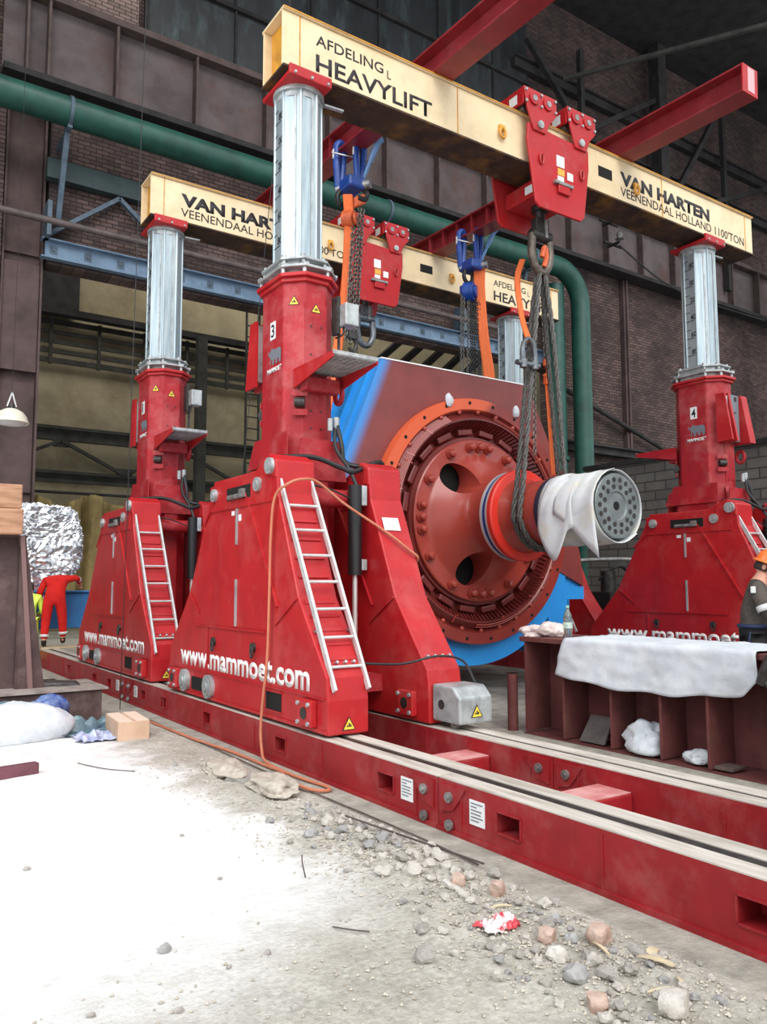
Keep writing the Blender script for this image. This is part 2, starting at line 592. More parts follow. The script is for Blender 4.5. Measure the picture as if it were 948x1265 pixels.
# ================================================================== SETTING
def ground_material():
    m = bpy.data.materials.new('dusty_ground')
    m.use_nodes = True
    nt = m.node_tree
    b = nt.nodes['Principled BSDF']
    b.inputs['Roughness'].default_value = 0.95
    b.inputs['Specular IOR Level'].default_value = 0.1
    L = nt.links.new
    tc = N(nt, 'ShaderNodeTexCoord')
    sp = N(nt, 'ShaderNodeSeparateXYZ')
    L(tc.outputs['Object'], sp.inputs[0])
    def noise_(sc, det=6, ro=0.6):
        n = N(nt, 'ShaderNodeTexNoise')
        n.inputs['Scale'].default_value = sc
        n.inputs['Detail'].default_value = det
        n.inputs['Roughness'].default_value = ro
        L(tc.outputs['Object'], n.inputs['Vector'])
        return n.outputs['Fac']
    def math_(op, a, c, cl=False):
        n = N(nt, 'ShaderNodeMath', operation=op)
        n.use_clamp = cl
        for i, v in enumerate((a, c)):
            if isinstance(v, (int, float)):
                n.inputs[i].default_value = v
            else:
                L(v, n.inputs[i])
        return n.outputs[0]
    def smooth(v, a, c):
        n = N(nt, 'ShaderNodeMapRange', interpolation_type='SMOOTHSTEP')
        L(v, n.inputs[0])
        n.inputs[1].default_value = a
        n.inputs[2].default_value = c
        return n.outputs[0]
    def ramp(v, c1, c2, lo, hi):
        r = N(nt, 'ShaderNodeValToRGB')
        r.color_ramp.elements[0].position = lo
        r.color_ramp.elements[0].color = lin(c1)
        r.color_ramp.elements[1].position = hi
        r.color_ramp.elements[1].color = lin(c2)
        L(v, r.inputs[0])
        return r.outputs[0]
    def mix(f, a, c):
        n = N(nt, 'ShaderNodeMix', data_type='RGBA')
        L(f, n.inputs[0])
        L(a, n.inputs[6])
        L(c, n.inputs[7])
        return n.outputs[2]
    base = ramp(noise_(2.2, 9, 0.7), (160, 154, 142), (206, 200, 188), 0.34, 0.66)
    fine = ramp(noise_(26, 5, 0.7), (134, 128, 118), (216, 211, 202), 0.36, 0.64)
    base = mix(math_('MULTIPLY', noise_(4, 3), 0.75), base, fine)
    nb = math_('MULTIPLY', math_('SUBTRACT', noise_(1.6, 7, 0.65), 0.5), 1.5)
    mx = smooth(math_('ADD', sp.outputs['X'], nb), 2.78, 2.3)
    d = math_('ADD', math_('MULTIPLY', sp.outputs['X'], -0.45), sp.outputs['Y'])
    my = smooth(math_('ADD', d, nb), 2.1, 3.6)
    mask = math_('MULTIPLY', mx, my)
    white = ramp(noise_(7, 6, 0.6), (222, 220, 216), (244, 243, 241), 0.3, 0.55)
    c = mix(mask, base, white)
    # swept concrete strip beside the track
    st = smooth(math_('ADD', sp.outputs['X'], math_('MULTIPLY', math_('SUBTRACT', noise_(3, 5), 0.5), 0.22)), 3.24, 3.30)
    conc = ramp(noise_(5, 7, 0.65), (150, 146, 136), (188, 183, 171), 0.35, 0.65)
    c = mix(st, c, conc)
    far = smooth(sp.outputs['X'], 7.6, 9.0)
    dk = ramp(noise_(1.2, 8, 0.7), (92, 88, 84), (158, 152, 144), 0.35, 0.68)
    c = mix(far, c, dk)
    L(c, b.inputs['Base Color'])
    bp = N(nt, 'ShaderNodeBump')
    bp.inputs['Strength'].default_value = 0.7
    bp.inputs['Distance'].default_value = 0.03
    hh = math_('ADD', noise_(30, 6, 0.7), math_('MULTIPLY', noise_(7, 4), 1.2))
    L(hh, bp.inputs['Height'])
    L(bp.outputs[0], b.inputs['Normal'])
    return m

def rubble(x, y):
    """how broken-up the floor is (0..1): a strip along the near track"""
    e = 2.55 + 0.35 * noise.noise((0.7 * x, 0.7 * y, 3.1)) - 0.12 * max(0, 4.5 - y)
    a = max(0.0, min(1.0, (x - e) / 0.25))
    c = max(0.0, min(1.0, (3.28 - x) / 0.12))
    return a * c

b = B()
nx, ny = 96, 150
X0, X1, Y0, Y1 = -2.0, 3.5, 1.2, 10.2
grid = []
for j in range(ny + 1):
    row = []
    for i in range(nx + 1):
        x = X0 + (X1 - X0) * i / nx
        y = Y0 + (Y1 - Y0) * j / ny
        edge = min(1.0, min(x - X0, X1 - x, y - Y0, Y1 - y) / 0.3)
        z = 0.012 * noise.noise((x * 1.1, y * 1.1, 0)) + 0.006 * noise.noise((x * 5, y * 5, 2))
        rr = rubble(x, y)
        z += rr * (0.018 * noise.noise((x * 4, y * 4, 7)) + 0.03 * noise.noise((x * 9, y * 9, 9)) + 0.012)
        if x > 3.26:
            z *= max(0.0, 1 - (x - 3.26) / 0.05)
        row.append(b.bm.verts.new((x, y, z * edge)))
    grid.append(row)
for j in range(ny):
    for i in range(nx):
        b.bm.faces.new([grid[j][i], grid[j][i + 1], grid[j + 1][i + 1], grid[j + 1][i]])
R = [(-14, X0), (X0, X1), (X1, 48)]
Q = [(-14, Y0), (Y0, Y1), (Y1, 46)]
for i, (xa, xb) in enumerate(R):
    for j, (ya, yb) in enumerate(Q):
        if i == 1 and j == 1:
            continue
        b.face([(xa, ya, 0), (xb, ya, 0), (xb, yb, 0), (xa, yb, 0)])
floor = struct(b.done('floor', ground_material(), ang=60), 'dusty hall floor of concrete and rubble')

# back wall (Y = 20 .. 20.5) with the wide portal, X 3.5..21
WALLB = brickmat('sooty_brick_wall', 'X', (120, 98, 92), (76, 62, 60), (44, 40, 40), 0.30, 0.11, dirt=(50, 44, 43), damt=0.8)
WALLU = brickmat('pale_brick_patch', 'X', (178, 150, 140), (140, 118, 110), (84, 76, 72), 0.30, 0.11, dirt=(58, 50, 48), damt=0.5)
b = B()
b.box(-14, 2.7, 20, 20.5, 0, 26)
b.box(2.7, 3.72, 20, 20.5, 13.7, 26)
b.box(3.72, 48, 20, 20.5, 9.5, 26)
b.box(20.9, 48, 20, 20.5, 0, 9.5)
struct(b.done('wall_back', WALLB, smooth=False), 'sooty brick back wall with a wide portal')
b = B()
b.box(3.4, 5.75, 19.93, 19.998, 16.1, 26)
struct(b.done('trim_1', WALLU, smooth=False), 'paler brick patch above the girder')
# far bay wall
b = B()
b.box(-4, 40, 32, 32.4, 0, 24)
struct(b.done('wall_far', BEIGE, smooth=False), 'beige stained wall of the bay beyond')
# side walls / low block wall
BLOCKM = brickmat('grey_block_wall', 'Y', (128, 124, 118), (104, 100, 96), (74, 72, 70), 0.62, 0.24, dirt=(70, 66, 64), damt=0.6, msize=0.018)
b = B()
b.box(17.0, 17.35, -4, 15.0, 0, 4.85)
struct(b.done('wall_right', BLOCKM, smooth=False), 'low grey block wall on the right')
b = B()
b.box(16.95, 17.4, -4, 15.05, 4.85, 4.98)
struct(b.done('trim_2', DARKST, smooth=False, bevel=0.01), 'capping along the grey block wall')
b = B()
b.box(-14.3, -14, 9.5, 20.5, 0, 24)
struct(b.done('wall_left', brickmat('side_brick_wall', 'Y', (120, 98, 92), (76, 62, 60), (44, 40, 40), 0.30, 0.11, dirt=(50, 44, 43), damt=0.8), smooth=False), 'sooty brick side wall out of view at left')
# hall roof over the rear of the hall
b = B()
b.box(-14, 48.3, 9.5, 46, 24.0, 24.3)
struct(b.done('ceiling', DARKST, smooth=False), 'dark hall roof')

# runway girder along the back wall
g = empty('runway_girder', (25.2, 19.3, 13.7), 'rusty riveted runway girder along the back wall', 'girder')
def gl(x, y, z): return (x - 25.2, y - 19.3, z - 13.7)
b = B(); b.box(*[-22.7, 22.8], 0.32, 0.36, 0.16, 2.1)
b.done('web', GIRD, g, smooth=False)
b = B(); b.box(-22.7, 22.8, 0.0, 0.68, 2.1, 2.28)
b.done('top_flange', GIRDL, g, smooth=False, bevel=0.01)
b = B(); b.box(-22.7, 22.8, 0.0, 0.68, 0.0, 0.16)
b.done('bottom_flange', DARKST, g, smooth=False, bevel=0.01)  # dark tone stands in for the shadow band below the web
xs = [3.0, 3.48, 5.09] + [7.18 + 2.05 * i for i in range(19)]
for x in xs:
    b = B(); b.box(x - 25.2 - 0.03, x - 25.2 + 0.03, 0.04, 0.36, 0.16, 2.1)
    b.done('stiffener', GIRDL, g, smooth=False)

# blackened panels above the girder (three bands)
for k, (z0, z1, lab) in enumerate(((16.2, 18.0, 'lowest'), (18.1, 20.0, 'middle'), (20.1, 22.6, 'topmost'))):
    p = empty('blackened_panel_band', (6.0, 19.9, z0), lab + ' band of blackened glazing panels above the runway girder', 'glazing')
    b = B(); b.box(0, 14, 0.02, 0.09, 0, z1 - z0)
    b.done('pane', GLASS, p, smooth=False)
    b = B()
    b.box(-0.1, 14, -0.1, 0.05, z1 - z0 - 0.02, z1 - z0 + 0.1)
    b.box(-0.1, 0.0, -0.06, 0.09, 0, z1 - z0)
    for i in range(1, 6):
        b.box(i * 2.45, i * 2.45 + 0.07, -0.04, 0.05, 0, z1 - z0)
    b.done('frame', DARKST, p, smooth=False)

# dark horizontal ledges on the upper right wall, and roof bracing in front of it
for k, (xa, za, xb, zb, lab) in enumerate(((19.2, 18.6, 46, 18.6, 'lower dark ledge across the upper brick wall'), (19.2, 20.6, 46, 20.6, 'upper dark ledge across the upper brick wall'))):
    b = B(); b.box(xa, xb, 19.72, 20.0, za - 0.16, za + 0.16); b.box(xa, xb, 19.6, 20.0, za + 0.16, za + 0.22)
    tag(b.done('wall_ledge', DARKST, smooth=False), lab, 'ledge')
tr = empty('roof_truss', (26, 17, 18), 'dark roof truss across the top right corner', 'truss')
def trp(x, y, z): return (x - 26, y - 17, z - 18)
ch = [((17, 19, 20.6), (44, 12, 22.4)), ((17, 18.6, 16.6), (44, 12, 18.0))]
b = B(); b.bar(trp(20.9, 19, 20.1), trp(26.5, 12, 20.9), 0.14, 0.14)
b.done('tie_rod', TRUSS, tr)
b = B(); b.bar(trp(27, 19.4, 16), trp(27, 19.4, 24), 0.5, 0.5); b.done('post', DARKST, tr, smooth=False)
for (a, c) in (((19.5, 19.4, 21.4), (22.3, 19.4, 18.7)), ((22.3, 19.4, 18.7), (26.8, 19.4, 21.6)), ((22.3, 19.4, 18.6), (22.3, 19.4, 22)), ((27, 19.4, 16.6), (31.5, 19.4, 23)), ((31.5, 19.4, 14.5), (31.5, 19.4, 24)), ((27, 19.3, 16.7), (37, 19.3, 21))):
    b = B(); b.bar(trp(*a), trp(*c), 0.2, 0.2); b.done('brace', DARKST, tr, smooth=False)

# wall columns
def wall_column(x, y, z1, wd, lab, m=COLM, seg=2.9):
    c = empty('wall_column', (x, y, 0), lab, 'column')
    b = B()
    b.box(-wd / 2, -wd / 2 + 0.05, -0.35, 0.35, 0, z1)
    b.box(wd / 2 - 0.05, wd / 2, -0.35, 0.35, 0, z1)
    b.box(-wd / 2 + 0.05, wd / 2 - 0.05, -0.1, -0.04, 0, z1)
    b.done('shaft', m, c, smooth=False)
    z = 1.0
    k = 0
    while z + seg < z1 + 0.1:
        b = B(); b.box(-wd / 2 + 0.06, wd / 2 - 0.06, -0.3 if k % 2 == 0 else -0.2, -0.1, z, z + seg - 0.25)
        b.done('cover_plate', m, c, smooth=False, bevel=0.01)
        z += seg; k += 1
    return c
wall_column(3.19, 20.42, 13.68, 0.92, 'tall brown steel column at the left end of the portal')
for i, (x, lab) in enumerate(((24.9, 'narrow rusty post against the brick wall left of the right-hand tower'),)):
    b = B(); b.box(x, x + 0.3, 19.8, 19.99, 6.87, 13.68); b.box(x + 0.1, x + 0.2, 19.72, 19.8, 6.87, 13.68)
    tag(b.done('wall_post', COLM, smooth=False), lab, 'post')
for i, x in enumerate((33.5, 37.5)):
    c = empty('hall_column', (x, 17.6, 0), ('broad dark hall column just right of the numbered four tower', 'dark hall column at the right edge beyond the block wall')[i], 'column')
    b = B(); b.box(-0.45, -0.37, -0.4, 0.4, 0, 24); b.box(0.37, 0.45, -0.4, 0.4, 0, 24); b.split('flange', DARKST, c, smooth=False)
    b = B(); b.box(-0.37, 0.37, -0.06, 0.06, 0, 24); b.done('web', DARKST, c, smooth=False)

# green pipes
gp = empty('green_pipe', (21.28, 18.8, 0), 'thick green pipe along the back wall bending down at its right end', 'pipe')
PR = 0.335
pts = [(-8 - 21.28, 0, 12.8), (-1.2, 0, 12.8)] + [(-1.2 + 1.2 * sin(a), 0, 12.8 - 1.2 + 1.2 * cos(a)) for a in [pi / 2 * k / 8 for k in range(1, 9)]] + [(0, 0, 0)]
b = B(); b.tube(pts, PR, 24)
b.done('pipe_run', PIPE, gp, ang=60)
for x in (3.88 - 21.28, 12.9 - 21.28, -2.4):
    b = B(); b.cyl((x - 0.04, 0, 12.8), (x + 0.04, 0, 12.8), PR + 0.03, 24)
    b.done('clamp_band', BRACE, gp)
    b = B(); b.bar((x, 0.2, 12.5), (x, 0.95, 10.4), 0.12, 0.12); b.bar((x, -0.1, 12.42), (x, 1.19, 12.42), 0.1, 0.08)
    b.done('bracket', BRACE, gp, smooth=False)
b = B(); b.tube([(20.45, 19.2, 0), (20.45, 19.2, 12.3)], 0.3, 20); b.cyl((20.45, 19.2, 6), (20.45, 19.2, 6.12), 0.38, 20)
tag(b.done('green_riser_pipe', PIPE), 'vertical green pipe behind the rear yellow beam, left of the bent pipe', 'pipe')

# blue grey lintel channel over the portal
c = empty('portal_lintel', (12.25, 19.89, 9.62), 'blue grey riveted lintel channel over the portal', 'lintel')
b = B(); b.box(-8.6, 8.6, 0.0, 0.1, 0, 0.4); b.box(-8.7, 8.8, -0.16, 0.1, 0.4, 0.43); b.box(-8.7, 8.8, -0.1, 0.1, -0.03, 0)
b.done('channel', CHAN, c, smooth=False)
for i in range(22):
    x = -8.4 + i * 0.8
    b = B(); b.cyl((x, 0.0, 0.2), (x, -0.03, 0.2), 0.035, 10); b.box(x - 0.09, x + 0.09, -0.006, 0.0, 0.1, 0.3)
    b.done('rivet_plate', BRACE, c)
b = B(); b.box(3.6, 9.6, 19.7, 19.95, 11.55, 12.05)
tag(b.done('wall_tie_beam', mat('dark_blue_green', (54, 70, 70), (44, 56, 58), 0.7, scale=2), smooth=False, bevel=0.01), 'dark green tie beam on the brickwork below the green pipe at left', 'beam')
cv = empty('chevron_brace', (5.35, 19.8, 10.15), 'blue grey chevron brace left of the rear beam', 'brace')
for dx in (-1.65, 1.65):
    b = B(); b.bar((0, 0, 1.35), (dx, 0, 0), 0.13, 0.1); b.done('arm', BRACE, cv, smooth=False)
for i, (a, cpt) in enumerate((((12.0, 19.8, 10.1), (14.2, 19.8, 11.8)), ((16.8, 19.8, 10.1), (18.4, 19.8, 11.8)))):
    bb = B(); bb.bar(a, cpt, 0.13, 0.1)
    tag(bb.done('wall_brace', BRACE, smooth=False), ('blue grey brace below the rear yellow beam near its middle', 'blue grey brace below the rear yellow beam near its right end')[i], 'brace')
pp = empty('conduit_pipe', (12, 19.5, 10.37), 'thin grey brown pipe running across the portal above the lintel', 'pipe')
b = B(); b.tube([(-20, 0, 0), (7.2, 0, 0)], 0.085, 12); b.done('pipe_run', GPIPE, pp)
for x in (-8.35, -2.0, 4.5):
    b = B(); b.box(x - 0.05, x + 0.05, -0.03, 0.5, -0.35, 0.5); b.done('hanger', BRACE, pp, smooth=False)

# far bay features
lt = empty('lattice_girder', (13, 31.5, 5.6), 'grey steel lattice girder across the beige far wall', 'girder')
def lp_(x, y, z): return (x - 13, y - 31.5, z - 5.6)
for z0, z1 in ((7.2, 7.75), (5.6, 6.05)):
    b = B(); b.box(-16, 17, -0.1, 0.1, z0 - 5.6, z0 - 5.48); b.box(-16, 17, 0.0, 0.05, z0 - 5.48, z1 - 5.72); b.box(-16, 17, -0.1, 0.1, z1 - 5.72, z1 - 5.6)
    b.done('chord', TRUSS, lt, smooth=False)
nodes = [4.2, 6.6, 9.0, 11.4, 13.8, 16.2, 18.6]
for i in range(len(nodes) - 1):
    za, zb = (6.05, 7.2) if i % 2 == 0 else (7.2, 6.05)
    b = B(); b.bar(lp_(nodes[i], 31.45, za), lp_(nodes[i + 1], 31.45, zb), 0.16, 0.12)
    b.done('diagonal', TRUSS, lt, smooth=False)
    b = B(); b.box(nodes[i] - 13.3, nodes[i] - 12.7, -0.1, 0.0, (za if za < 7 else za - 0.25) - 5.6, (za + 0.25 if za < 7 else za) - 5.6); b.done('gusset', TRUSS, lt, smooth=False)
rl = empty('bay_railing', (14, 31.75, 10.2), 'dark slatted gallery railing on the beige far wall', 'railing')
for k in range(5):
    b = B(); b.box(-12, 13, 0, 0.07, 0.05 + 0.38 * k, 0.05 + 0.38 * k + (0.2 if k in (0, 4) else 0.14)); b.done('rail', TRUSS, rl, smooth=False)
for k in range(14):
    b = B(); b.box(-11.5 + 1.8 * k, -11.38 + 1.8 * k, -0.06, 0.06, 0, 1.8); b.done('post', TRUSS, rl, smooth=False)
gy = empty('gallery', (13, 31.6, 12.05), 'dark gallery beam with boxed end high on the beige far wall', 'gallery')
b = B(); b.box(-13, -5.9, -0.1, 0.3, 0.25, 3.45); b.done('boxed_end', DARKST, gy, smooth=False)
b = B(); b.box(-15, 17, -0.3, 0.1, 0, 0.25); b.done('beam', DARKST, gy, smooth=False)
lad = empty('cage_ladder', (14.2, 30.9, 0.0), 'dark steel ladder fixed on the beige far wall', 'ladder')
for s in (-0.3, 0.3):
    b = B(); b.box(s - 0.04, s + 0.04, 0, 0.08, 0, 13.6); b.done('stile', TRUSS, lad, smooth=False)
for k in range(26):
    b = B(); b.cyl((-0.3, 0.04, 0.4 + 0.5 * k), (0.3, 0.04, 0.4 + 0.5 * k), 0.03, 6); b.done('rung', TRUSS, lad)
b = B(); b.box(11.7, 12.1, 30.8, 31.15, 0, 12)
tag(b.done('bay_post', TRUSS, smooth=False), 'grey steel post on the far wall left of the cage ladder', 'post')
for i in range(5):
    b = B(); b.bar((17.5 + i * 1.1, 26, 10.8), (19.3 + i * 1.1, 26, 12.4), 0.35, 0.25)
    tag(b.done('roof_slat', DARKST, smooth=False), 'slanting dark slat in the far bay seen above the generator', 'slat', 'slanting slats above the generator')
# tarpaulin curtain in the far bay
b = B()
cols = 90
rows = 14
V = []
for j in range(rows + 1):
    row = []
    for i in range(cols + 1):
        x = 3.2 + 6.2 * i / cols
        t = j / rows
        drop = 0.35 * (0.5 + 0.5 * sin(i * 0.21)) * (1 - t)
        y = 27.5 + 0.22 * sin(i * 0.55 + 0.6 * t) + 0.1 * sin(i * 1.3 + 2 * t)
        row.append(b.bm.verts.new((x, y, 4.75 - drop - 3.6 * t)))
    V.append(row)
for j in range(rows):
    for i in range(cols):
        b.bm.faces.new([V[j][i], V[j][i + 1], V[j + 1][i + 1], V[j + 1][i]])
tp = empty('tarpaulin_screen', (0, 0, 0), 'khaki tarpaulin hanging in folds from a dark frame behind the foil bundle', 'tarpaulin')
o = b.done('tarpaulin', CURT, tp, ang=80)
o.modifiers.new('thick', 'SOLIDIFY').thickness = 0.02
b = B(); b.tube([(3.0, 27.5, 4.78), (9.6, 27.5, 4.78)], 0.05, 8); b.box(3.0, 3.1, 27.45, 27.55, 0, 4.8); b.box(9.5, 9.6, 27.45, 27.55, 0, 4.8)
b.done('frame', DARKST, tp)

# handrail sloping across the brick wall, insulators, conduit
b = B(); b.tube([(20.6, 19.7, 9.0), (27.6, 19.7, 6.9)], 0.09, 10)
tag(b.done('sloping_handrail', DARKST), 'dark sloping rail across the brick wall', 'rail')
b = B(); b.box(21.2, 26.8, 19.6, 19.99, 6.55, 6.8); b.box(21.2, 26.8, 19.45, 19.99, 6.8, 6.86)
tag(b.done('brick_ledge', DARKST, smooth=False), 'dark ledge at the foot of the brick wall behind the block wall', 'ledge')
for k, (x, z) in enumerate(((23.1, 15.4), (23.3, 14.6))):
    q = empty('insulator', (x, 18.92, z), ('upper' , 'lower')[k] + ' insulator bracket on the runway girder under the front beam', 'insulator')
    b = B(); b.lathe([(0.0, -0.12), (0.16, -0.1), (0.08, 0.0), (0.13, 0.08), (0.05, 0.2), (0, 0.22)], (0, -0.3, 0), (0, 0, 1), 14); b.done('bell', STEEL, q)
    b = B(); b.bar((-0.5, 0, -0.2), (0.5, 0, -0.2), 0.08, 0.08); b.bar((0, -0.3, -0.2), (0, 0.3, -0.2), 0.08, 0.08); b.done('bracket', DARKST, q, smooth=False)
b = B(); b.tube(bez([(23.4, 18.7, 14.3), (26.4, 19.0, 13.65), (29.5, 19.15, 13.5), (34, 19.25, 13.6)]), 0.035, 6)
tag(b.done('hanging_wire', BLACK), 'black wire slung from the insulators along the runway girder', 'wire')
for k, (pts, lab) in enumerate((([(6.63, 10.65, 24.0), (5.27, 10.65, 9.0), (4.75, 10.65, 3.35), (4.46, 10.65, 0.0)], 'thin black rope slanting down left of the front tower tube across the rear beam'),
                                ([(3.50, 11.3, 24.0), (3.34, 11.3, 8.0), (3.26, 11.3, 0.0)], 'thin black rope hanging down just left of the rear left tower tube'))):
    b = B(); b.tube(pts, 0.0055, 6)
    tag(b.done('thin_rope', BLACK), lab, 'rope')

GRATE = mat('grating_grey', (176, 178, 178), (140, 142, 142), 0.6, scale=8)
PINKD = mat('pale_dust_on_red', (206, 150, 146), (188, 112, 110), 0.8, scale=5, spec=0.2)

# ================================================================== TRACKS
TX = 4.33            # centre of near track / near towers
TX2 = 12.38          # centre of far track / far towers
TZ = 0.36            # top of the track
def make_track(name, y0, y1, label, x=TX, plates=(), plate_z=0.19, joint_lo=True, joint_hi=True, holes=(), ties=()):
    t = empty(name, (x, (y0 + y1) / 2, 0), label, 'track', None)
    yc = (y0 + y1) / 2
    for sx in (-1, 1):
        xa, xb = (-0.78, -0.39) if sx < 0 else (0.37, 0.72)
        xo, xi = (xa, xb) if sx < 0 else (xb, xa)
        b = B()
        hy = sorted(h - yc for h in holes)
        hw = 0.11
        # outer web built in strips round the pockets, pockets recessed
        def web(xp, d):
            zs = (0.03, 0.12, 0.255, 0.325)
            ya = y0 - yc
            for h in hy + [None]:
                ye = (h - hw) if h is not None else (y1 - yc)
                b.face([(xp, ya, zs[0]), (xp, ye, zs[0]), (xp, ye, zs[3]), (xp, ya, zs[3])])
                if h is not None:
                    for za, zb in ((zs[0], zs[1]), (zs[2], zs[3])):
                        b.face([(xp, h - hw, za), (xp, h + hw, za), (xp, h + hw, zb), (xp, h - hw, zb)])
                    q = xp + d * 0.2
                    b.face([(q, h - hw, zs[1]), (q, h + hw, zs[1]), (q, h + hw, zs[2]), (q, h - hw, zs[2])])
                    b.face([(xp, h - hw, zs[1]), (xp, h + hw, zs[1]), (q, h + hw, zs[1]), (q, h - hw, zs[1])])
                    b.face([(xp, h - hw, zs[2]), (xp, h + hw, zs[2]), (q, h + hw, zs[2]), (q, h - hw, zs[2])])
                    b.face([(xp, h - hw, zs[1]), (xp, h - hw, zs[2]), (q, h - hw, zs[2]), (q, h - hw, zs[1])])
                    b.face([(xp, h + hw, zs[1]), (xp, h + hw, zs[2]), (q, h + hw, zs[2]), (q, h + hw, zs[1])])
                    # raised rim
                    for (p0, p1) in (((h - hw, zs[1]), (h + hw, zs[1])), ((h - hw, zs[2]), (h + hw, zs[2])), ((h - hw, zs[1]), (h - hw, zs[2])), ((h + hw, zs[1]), (h + hw, zs[2]))):
                        b.bar((xp - d * 0.004, p0[0], p0[1]), (xp - d * 0.004, p1[0], p1[1]), 0.012, 0.012)
                    ya = h + hw
        web(xo, 1 if sx < 0 else -1)
        xin = xi
        b.face([(xin, y0 - yc, 0.03), (xin, y1 - yc, 0.03), (xin, y1 - yc, 0.325), (xin, y0 - yc, 0.325)])
        for ye in (y0 - yc, y1 - yc):
            b.face([(xa, ye, 0.03), (xb, ye, 0.03), (xb, ye, 0.325), (xa, ye, 0.325)])
        b.box(xa - 0.02, xb + 0.02, y0 - yc, y1 - yc, 0.0, 0.03)
        b.box(xa, xb, y0 - yc, y1 - yc, 0.325, 0.35)
        # weld stiffeners on both faces
        n = max(2, int((y1 - y0) / 1.25))
        for k in range(n + 1):
            yy = y0 - yc + 0.25 + (y1 - y0 - 0.5) * k / n
            b.box(xa - 0.008, xa, yy - 0.006, yy + 0.006, 0.03, 0.325)
            b.box(xb, xb + 0.008, yy - 0.006, yy + 0.006, 0.03, 0.325)
        b.done('rail_beam', REDT, t, smooth=False, recalc=False)
        b = B()
        b.box(xa + 0.002, xa + 0.15, y0 - yc, y1 - yc, 0.351, 0.36)
        b.box(xb - 0.15, xb - 0.002, y0 - yc, y1 - yc, 0.351, 0.36)
        b.split('running_plate', RTOP, t, smooth=False)
        b = B(); b.box(xa + 0.15, xb - 0.15, y0 - yc, y1 - yc, 0.351, 0.354); b.done('rail_groove', DSTEEL, t, smooth=False)
        for end, on in ((y0, joint_lo), (y1, joint_hi)):
            if not on:
                continue
            s = 1 if end == y0 else -1
            for face, d in ((xa, -1), (xb, 1)):
                yy = end - yc + s * 0.14
                b = B()
                b.prism([(yy - s * 0.1, 0.32), (yy + s * 0.16, 0.32), (yy + s * 0.1, 0.24), (yy + s * 0.03, 0.16), (yy - s * 0.1, 0.13)], 'X', face, face + d * 0.014)
                p = b.done('joint_plate', REDT, t, smooth=False)
                for zz in (0.245, 0.06):
                    b = B()
                    b.cyl((face + d * 0.012, yy, zz), (face + d * 0.035, yy, zz), 0.036, 16)
                    b.cyl((face + d * 0.035, yy, zz), (face + d * 0.05, yy, zz), 0.018, 10)
                    b.done('joint_pin', STEEL, t)
    for yy in ties:
        b = B(); b.box(-0.39, 0.37, yy - yc - 0.16, yy - yc + 0.16, 0.07, 0.23)
        ct = b.done('cross_tie', REDT, t, smooth=False, bevel=0.012)
        b = B(); b.box(-0.385, 0.365, yy - yc - 0.15, yy - yc + 0.15, 0.231, 0.236); b.done('dust_layer', PINKD, ct, smooth=False)
    for yy, dz in plates:
        b = B(); b.box(-0.786, -0.781, yy - yc - 0.075, yy - yc + 0.075, plate_z - dz, plate_z + 0.085)
        pl = b.done('data_plate', LABEL, t, smooth=False)
        b = B()
        for k in range(7):
            ww = (0.06, 0.03, 0.055, 0.05, 0.06, 0.04, 0.055)[k]
            if plate_z + 0.06 - 0.022 * k < plate_z - dz + 0.01:
                continue
            b.box(-0.7875, -0.7862, yy - yc + 0.06 - 2 * ww, yy - yc + 0.06, plate_z + 0.06 - 0.022 * k, plate_z + 0.068 - 0.022 * k)
        b.done('printing', GREYL, pl, smooth=False)
    return t

make_track('gantry_track', 0.4, 4.545, 'near red gantry track section running out of the picture at bottom right', plates=((4.13, 0.075),), holes=(2.17, 3.83), ties=(2.4, 3.95), joint_lo=False)
make_track('gantry_track', 4.553, 11.99, 'middle red gantry track section carrying the tower numbered 3', plates=((4.92, 0.08), (11.55, 0.07)), holes=(5.2, 6.99, 8.85, 10.35, 11.2), ties=(5.45, 7.6, 9.6))
make_track('gantry_track', 12.0, 18.9, 'rear red gantry track section under the rear left tower', plates=((12.45, 0.07),), holes=(12.9, 13.8, 15.6), ties=(13.3, 15.8, 17.7), joint_hi=False)
make_track('gantry_track', 4.55, 16.5, 'far red gantry track behind the generator under the tower numbered 4', x=TX2, holes=(6.99, 8.85), ties=(6, 9, 12), joint_lo=False, joint_hi=False)

# ================================================================== GANTRY TOWERS
def octo(hx, hy, c):
    return [(-hx, -hy + c), (-hx + c, -hy), (hx - c, -hy), (hx, -hy + c), (hx, hy - c), (hx - c, hy), (-hx + c, hy), (-hx, hy - c)]

FRAME = [(-2.05, 0.02), (-2.05, 0.32), (-2.02, 0.52), (-1.48, 1.23), (-1.03, 2.27), (-1.0, 2.60), (-0.84, 2.68), (-0.5, 2.56),
         (0.63, 2.56), (0.86, 2.16), (1.36, 1.28), (2.02, 0.56), (2.05, 0.3), (2.05, 0.02)]
MAMMOTH = [(.10, .48), (.03, .58), (.01, .70), (.07, .78), (.13, .72), (.10, .64), (.15, .58), (.19, .74), (.26, .84), (.34, .84), (.42, .76), (.58, .74), (.78, .76), (.93, .72),
           (1.0, .60), (1.0, .30), (.97, .02), (.84, .02), (.82, .24), (.74, .28), (.72, .02), (.60, .02), (.58, .24), (.49, .26), (.46, .02), (.34, .02), (.33, .26),
           (.25, .30), (.22, .12), (.14, .08), (.10, .16), (.17, .22), (.18, .42)]

